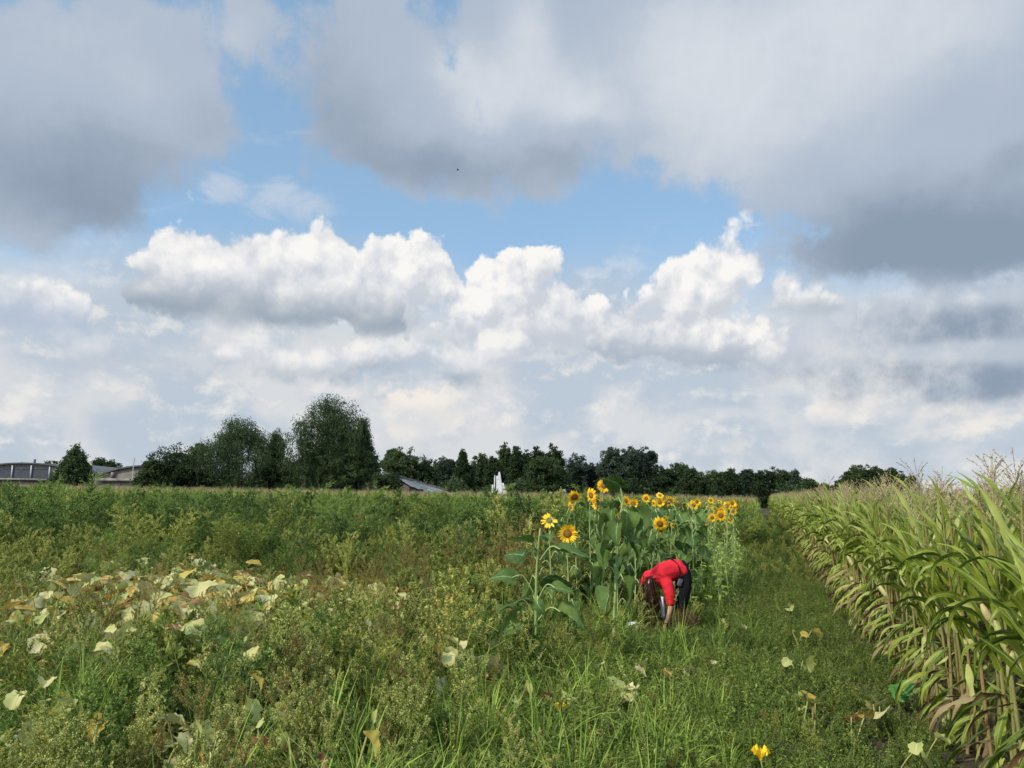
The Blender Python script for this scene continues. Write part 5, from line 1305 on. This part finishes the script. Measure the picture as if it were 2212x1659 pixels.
def skin_mesh(name, verts, edges, mat, parent, root=0, sub=2):
    me = bpy.data.meshes.new(name); me.from_pydata([v[0] for v in verts], edges, []); o = bpy.data.objects.new(name, me); COL.objects.link(o)
    md = o.modifiers.new('s', 'SKIN'); md.use_smooth_shade = True; md.branch_smoothing = .6
    for i, v in enumerate(verts):
        sv = me.skin_vertices[0].data[i]; sv.radius = v[1] if isinstance(v[1], tuple) else (v[1], v[1]); sv.use_root = (i == root)
    ms = o.modifiers.new('u', 'SUBSURF'); ms.levels = ms.render_levels = sub
    me.materials.append(mat)
    dg = bpy.context.evaluated_depsgraph_get(); new = bpy.data.meshes.new_from_object(o.evaluated_get(dg)); new.name = name
    o.modifiers.clear(); o.data = new; o.parent = parent
    if not new.materials: new.materials.append(mat)
    return o
# body: pelvis, spine, neck, head, both arms, both legs in one surface
V_ = [(W2(1000, 470, 0), .115), (W2(870, 340, 0), .105), (W2(700, 400, -.01), .115), (W2(520, 470, -.01), .115), (W2(440, 560, -.02), .05), (W2(395, 640, -.03), .075), (W2(350, 760, -.04), .085),
      (W2(640, 600, -.16), .058), (W2(715, 820, -.19), .047), (W2(722, 1030, -.19), .038), (W2(665, 1230, -.20), .030), (W2(630, 1320, -.20), .028),
      (W2(400, 530, .13), .055), (W2(345, 780, .16), .044), (W2(310, 1030, .16), .036), (W2(285, 1250, .14), .028), (W2(270, 1340, .14), .026),
      (W2(1010, 560, -.09), .10), (W2(960, 930, -.10), .066), (W2(860, 1380, -.10), .045), (W2(790, 1470, -.10), .038),
      (W2(1020, 560, .09), .10), (W2(1000, 930, .10), .066), (W2(930, 1370, .10), .045), (W2(850, 1460, .10), .038)]
E_ = [(0, 1), (1, 2), (2, 3), (3, 4), (4, 5), (5, 6), (3, 7), (7, 8), (8, 9), (9, 10), (10, 11), (3, 12), (12, 13), (13, 14), (14, 15), (15, 16), (0, 17), (17, 18), (18, 19), (19, 20), (0, 21), (21, 22), (22, 23), (23, 24)]
skin_mesh('body', V_, E_, M['skin'], ps)
# fingers and thumbs, rooted in the palms
for (wz, wy) in ((W2(630, 1320, -.20), -1), (W2(270, 1340, .14), 1)):
    vs = [(wz, .024), (wz + Vector((-.02, 0, -.05)), .022)]; es = [(0, 1)]
    for f, (dx, L) in enumerate([(-.026, .062), (-.009, .072), (.009, .068), (.026, .052)]):
        b0 = wz + Vector((-.022, dx, -.085)); n0 = len(vs)
        vs += [(b0, .0095), (b0 + Vector((-.012, 0, -L * .5)), .0085), (b0 + Vector((.004, 0, -L)), .007)]; es += [(1, n0), (n0, n0 + 1), (n0 + 1, n0 + 2)]
    n0 = len(vs); vs += [(wz + Vector((-.03, wy * -.035, -.045)), .0105), (wz + Vector((-.045, wy * -.05, -.085)), .009)]; es += [(1, n0), (n0, n0 + 1)]
    skin_mesh('hand', vs, es, M['skin'], ps, sub=1)
# face details on the head
hc = W2(350, 760, -.04)
fx = MB(); fdir = Vector((.42, -.40, -.80)).normalized()
for s_ in (-1, 1):
    e_ = hc + fdir * .083 + Vector((.03 * s_, .02 * s_, .01)); fx.box(tuple(e_), (.016, .010, .010))
fx.build('eyes', M['hair'], ps); nb_ = MB(); nb_.tube([tuple(hc + fdir * .078 + Vector((0, 0, .012))), tuple(hc + fdir * .102), tuple(hc + fdir * .088 + Vector((0, 0, -.012)))], [.006, .012, .007], 6); nb_.build('nose', M['skin'], ps, True)
# shirt: over back, shoulders and upper arms
def blob_mesh(name, chains, mat, parent, voxel=.011, wrinkle=.005):
    """cloth shape grown from overlapping balls along chains, fused into one skin"""
    bm = bmesh.new()
    for ch in chains:
        for (p, r1), (q, r2) in zip(ch[:-1], ch[1:]):
            n = max(2, int((q - p).length / .03))
            for i in range(n + 1):
                t = i / n; c = p.lerp(q, t); a_ = [r1[k] * (1 - t) + r2[k] * t for k in range(3)]
                bmesh.ops.create_icosphere(bm, subdivisions=2, radius=1.0, matrix=Matrix.Translation(c) @ Matrix.Diagonal((*a_, 1)))
    me = bpy.data.meshes.new(name); bm.to_mesh(me); bm.free(); o = bpy.data.objects.new(name, me); COL.objects.link(o)
    rm = o.modifiers.new('r', 'REMESH'); rm.mode = 'VOXEL'; rm.voxel_size = voxel; rm.use_smooth_shade = True
    sm = o.modifiers.new('m', 'SMOOTH'); sm.factor = .6; sm.iterations = 5
    dg = bpy.context.evaluated_depsgraph_get(); new = bpy.data.meshes.new_from_object(o.evaluated_get(dg)); new.name = name
    for v in new.vertices:
        w = mnoise.noise(Vector((v.co.x * 9, v.co.y * 9, v.co.z * 16))) + .6 * mnoise.noise(v.co * 34)
        v.co += v.normal * w * wrinkle
    o.modifiers.clear(); o.data = new; o.parent = parent; new.materials.clear(); new.materials.append(mat)
    for f in new.polygons: f.use_smooth = True
    return o
blob_mesh('red_top', [[(W2(985, 420, 0), (.085, .155, .135)), (W2(900, 385, 0), (.10, .160, .145)), (W2(760, 420, -.01), (.12, .172, .160)), (W2(620, 470, -.01), (.12, .182, .165)), (W2(520, 520, -.01), (.10, .16, .135)), (W2(440, 560, -.01), (.07, .10, .08))],
    [(W2(610, 520, -.10), (.09, .08, .10)), (W2(680, 650, -.145), (.088, .085, .095)), (W2(712, 820, -.18), (.072, .07, .08)), (W2(718, 960, -.185), (.064, .064, .05))],
    [(W2(540, 500, .06), (.09, .09, .10)), (W2(400, 530, .12), (.085, .08, .085)), (W2(345, 640, .15), (.07, .07, .08)), (W2(330, 800, .165), (.06, .06, .06))]], M['red'], ps)
skin_mesh('trousers', [(W2(905, 335, 0), (.128, .15)), (W2(945, 350, 0), (.142, .165)), (W2(1000, 450, 0), (.158, .175)), (W2(1010, 570, -.085), .128), (W2(965, 880, -.10), .094), (W2(905, 1200, -.10), .070), (W2(870, 1370, -.10), .060),
                       (W2(1020, 570, .09), .125), (W2(1005, 900, .10), .09), (W2(955, 1200, .10), .07), (W2(930, 1360, .10), .06)],
          [(0, 1), (1, 2), (2, 3), (3, 4), (4, 5), (5, 6), (2, 7), (7, 8), (8, 9), (9, 10)], M['trouser'], ps, root=2)
for zx, zy, y in ((800, 1480, -.10), (870, 1470, .10)):
    skin_mesh('shoe', [(W2(zx + 60, zy - 20, y), .042), (W2(zx, zy - 15, y), .045), (W2(zx - 110, zy, y), .034)], [(0, 1), (1, 2)], M['trouser'], ps)
# waist band of the bag: strap round the back and pouch at the hip
st = arm([W2(745, 205, .10), W2(790, 205, -.03), W2(870, 290, -.125), W2(900, 400, -.168), W2(893, 500, -.165), W2(880, 560, -.15)], 6)
mb = MB(); mb.tube(st, .010, 6); mb.build('bag_strap', M['trouser'], ps, True)
M['pouch'] = solid('grey pouch', (.045, .045, .05), (.07, .07, .075)); mb = MB(); c_ = W2(895, 600, -.17); mb.box(tuple(c_), (.065, .05, .10), rot=(0, .35, 0))
o = mb.build('pouch', M['pouch'], ps); bv = o.modifiers.new('b', 'BEVEL'); bv.width = .012; bv.segments = 2
# pale cloth hanging at the front
rows_ = []
for i in range(9):
    t = i / 8; a = W2(560 + 10 * t, 860 + 370 * t, -.10); b2 = W2(612 + 30 * t, 860 + 370 * t, -.12); m2 = (a + b2) / 2 + Vector((0, -.02 * math.sin(3 * t + 1), 0)); rows_.append([tuple(a), tuple(m2), tuple(b2)])
mb = MB(); mb.grid(rows_); o = mb.build('white_cloth', M['cloth'], ps, True); sd = o.modifiers.new('t', 'SOLIDIFY'); sd.thickness = .006
# hair: cap over the head, locks hanging to the ground, loose flying strands
hb = MB(); rs = np.random.RandomState(3)
def lock(p0, d0, L, w, n=10, bend=(0, 0, 0), k=14, spread=.02, mat=0):
    for q in range(k):
        s = curve(tuple(Vector(p0) + Vector(rs.normal(0, spread, 3))), d0, L * rs.uniform(.75, 1.05), n, bend, .05)
        hb.tube(s, np.linspace(w, w * .3, n + 1), 4, rs.uniform(0, 1))
for i in range(230):
    u = rs.normal(0, 1, 3); u /= np.linalg.norm(u)
    if Vector(u).dot(fdir) > .80: continue
    p0 = hc + Vector((u[0] * .095, u[1] * .095, u[2] * .115 + .02))
    hb.tube(curve(tuple(p0), (rs.normal(-.1, .25), u[1] * .5, -1), rs.uniform(.12, .24), 6, (u[0] * -.2, u[1] * -.2, -.6), .05), np.linspace(.012, .004, 7), 4, rs.uniform(0, .8))
lock(W2(430, 560, -.08), (-.35, -.1, -1), .2, .009, k=30, spread=.04)
lock(W2(360, 570, .02), (-.1, -.1, -1), .22, .009, k=30, spread=.045)
lock(W2(440, 640, -.12), (-.2, 0, -1), .3, .008, k=20, spread=.03)
lock(W2(430, 760, -.10), (.25, -.05, -1), .34, .009, k=26, spread=.025)
lock(W2(330, 860, -.06), (-.05, 0, -1), .24, .008, k=18, spread=.03)
lock(W2(470, 640, -.12), (.9, -.2, -.25), .20, .007, k=16, spread=.012, bend=(.9, 0, -.6))
lock(W2(400, 560, -.12), (.9, -.2, .35), .14, .004, k=12, spread=.012, bend=(.3, 0, -.2))
lock(W2(520, 480, -.17), (1, -.05, .2), .10, .002, k=6, spread=.012, bend=(.2, 0, -.9))
hb.build('hair', M['hair'], ps, True)
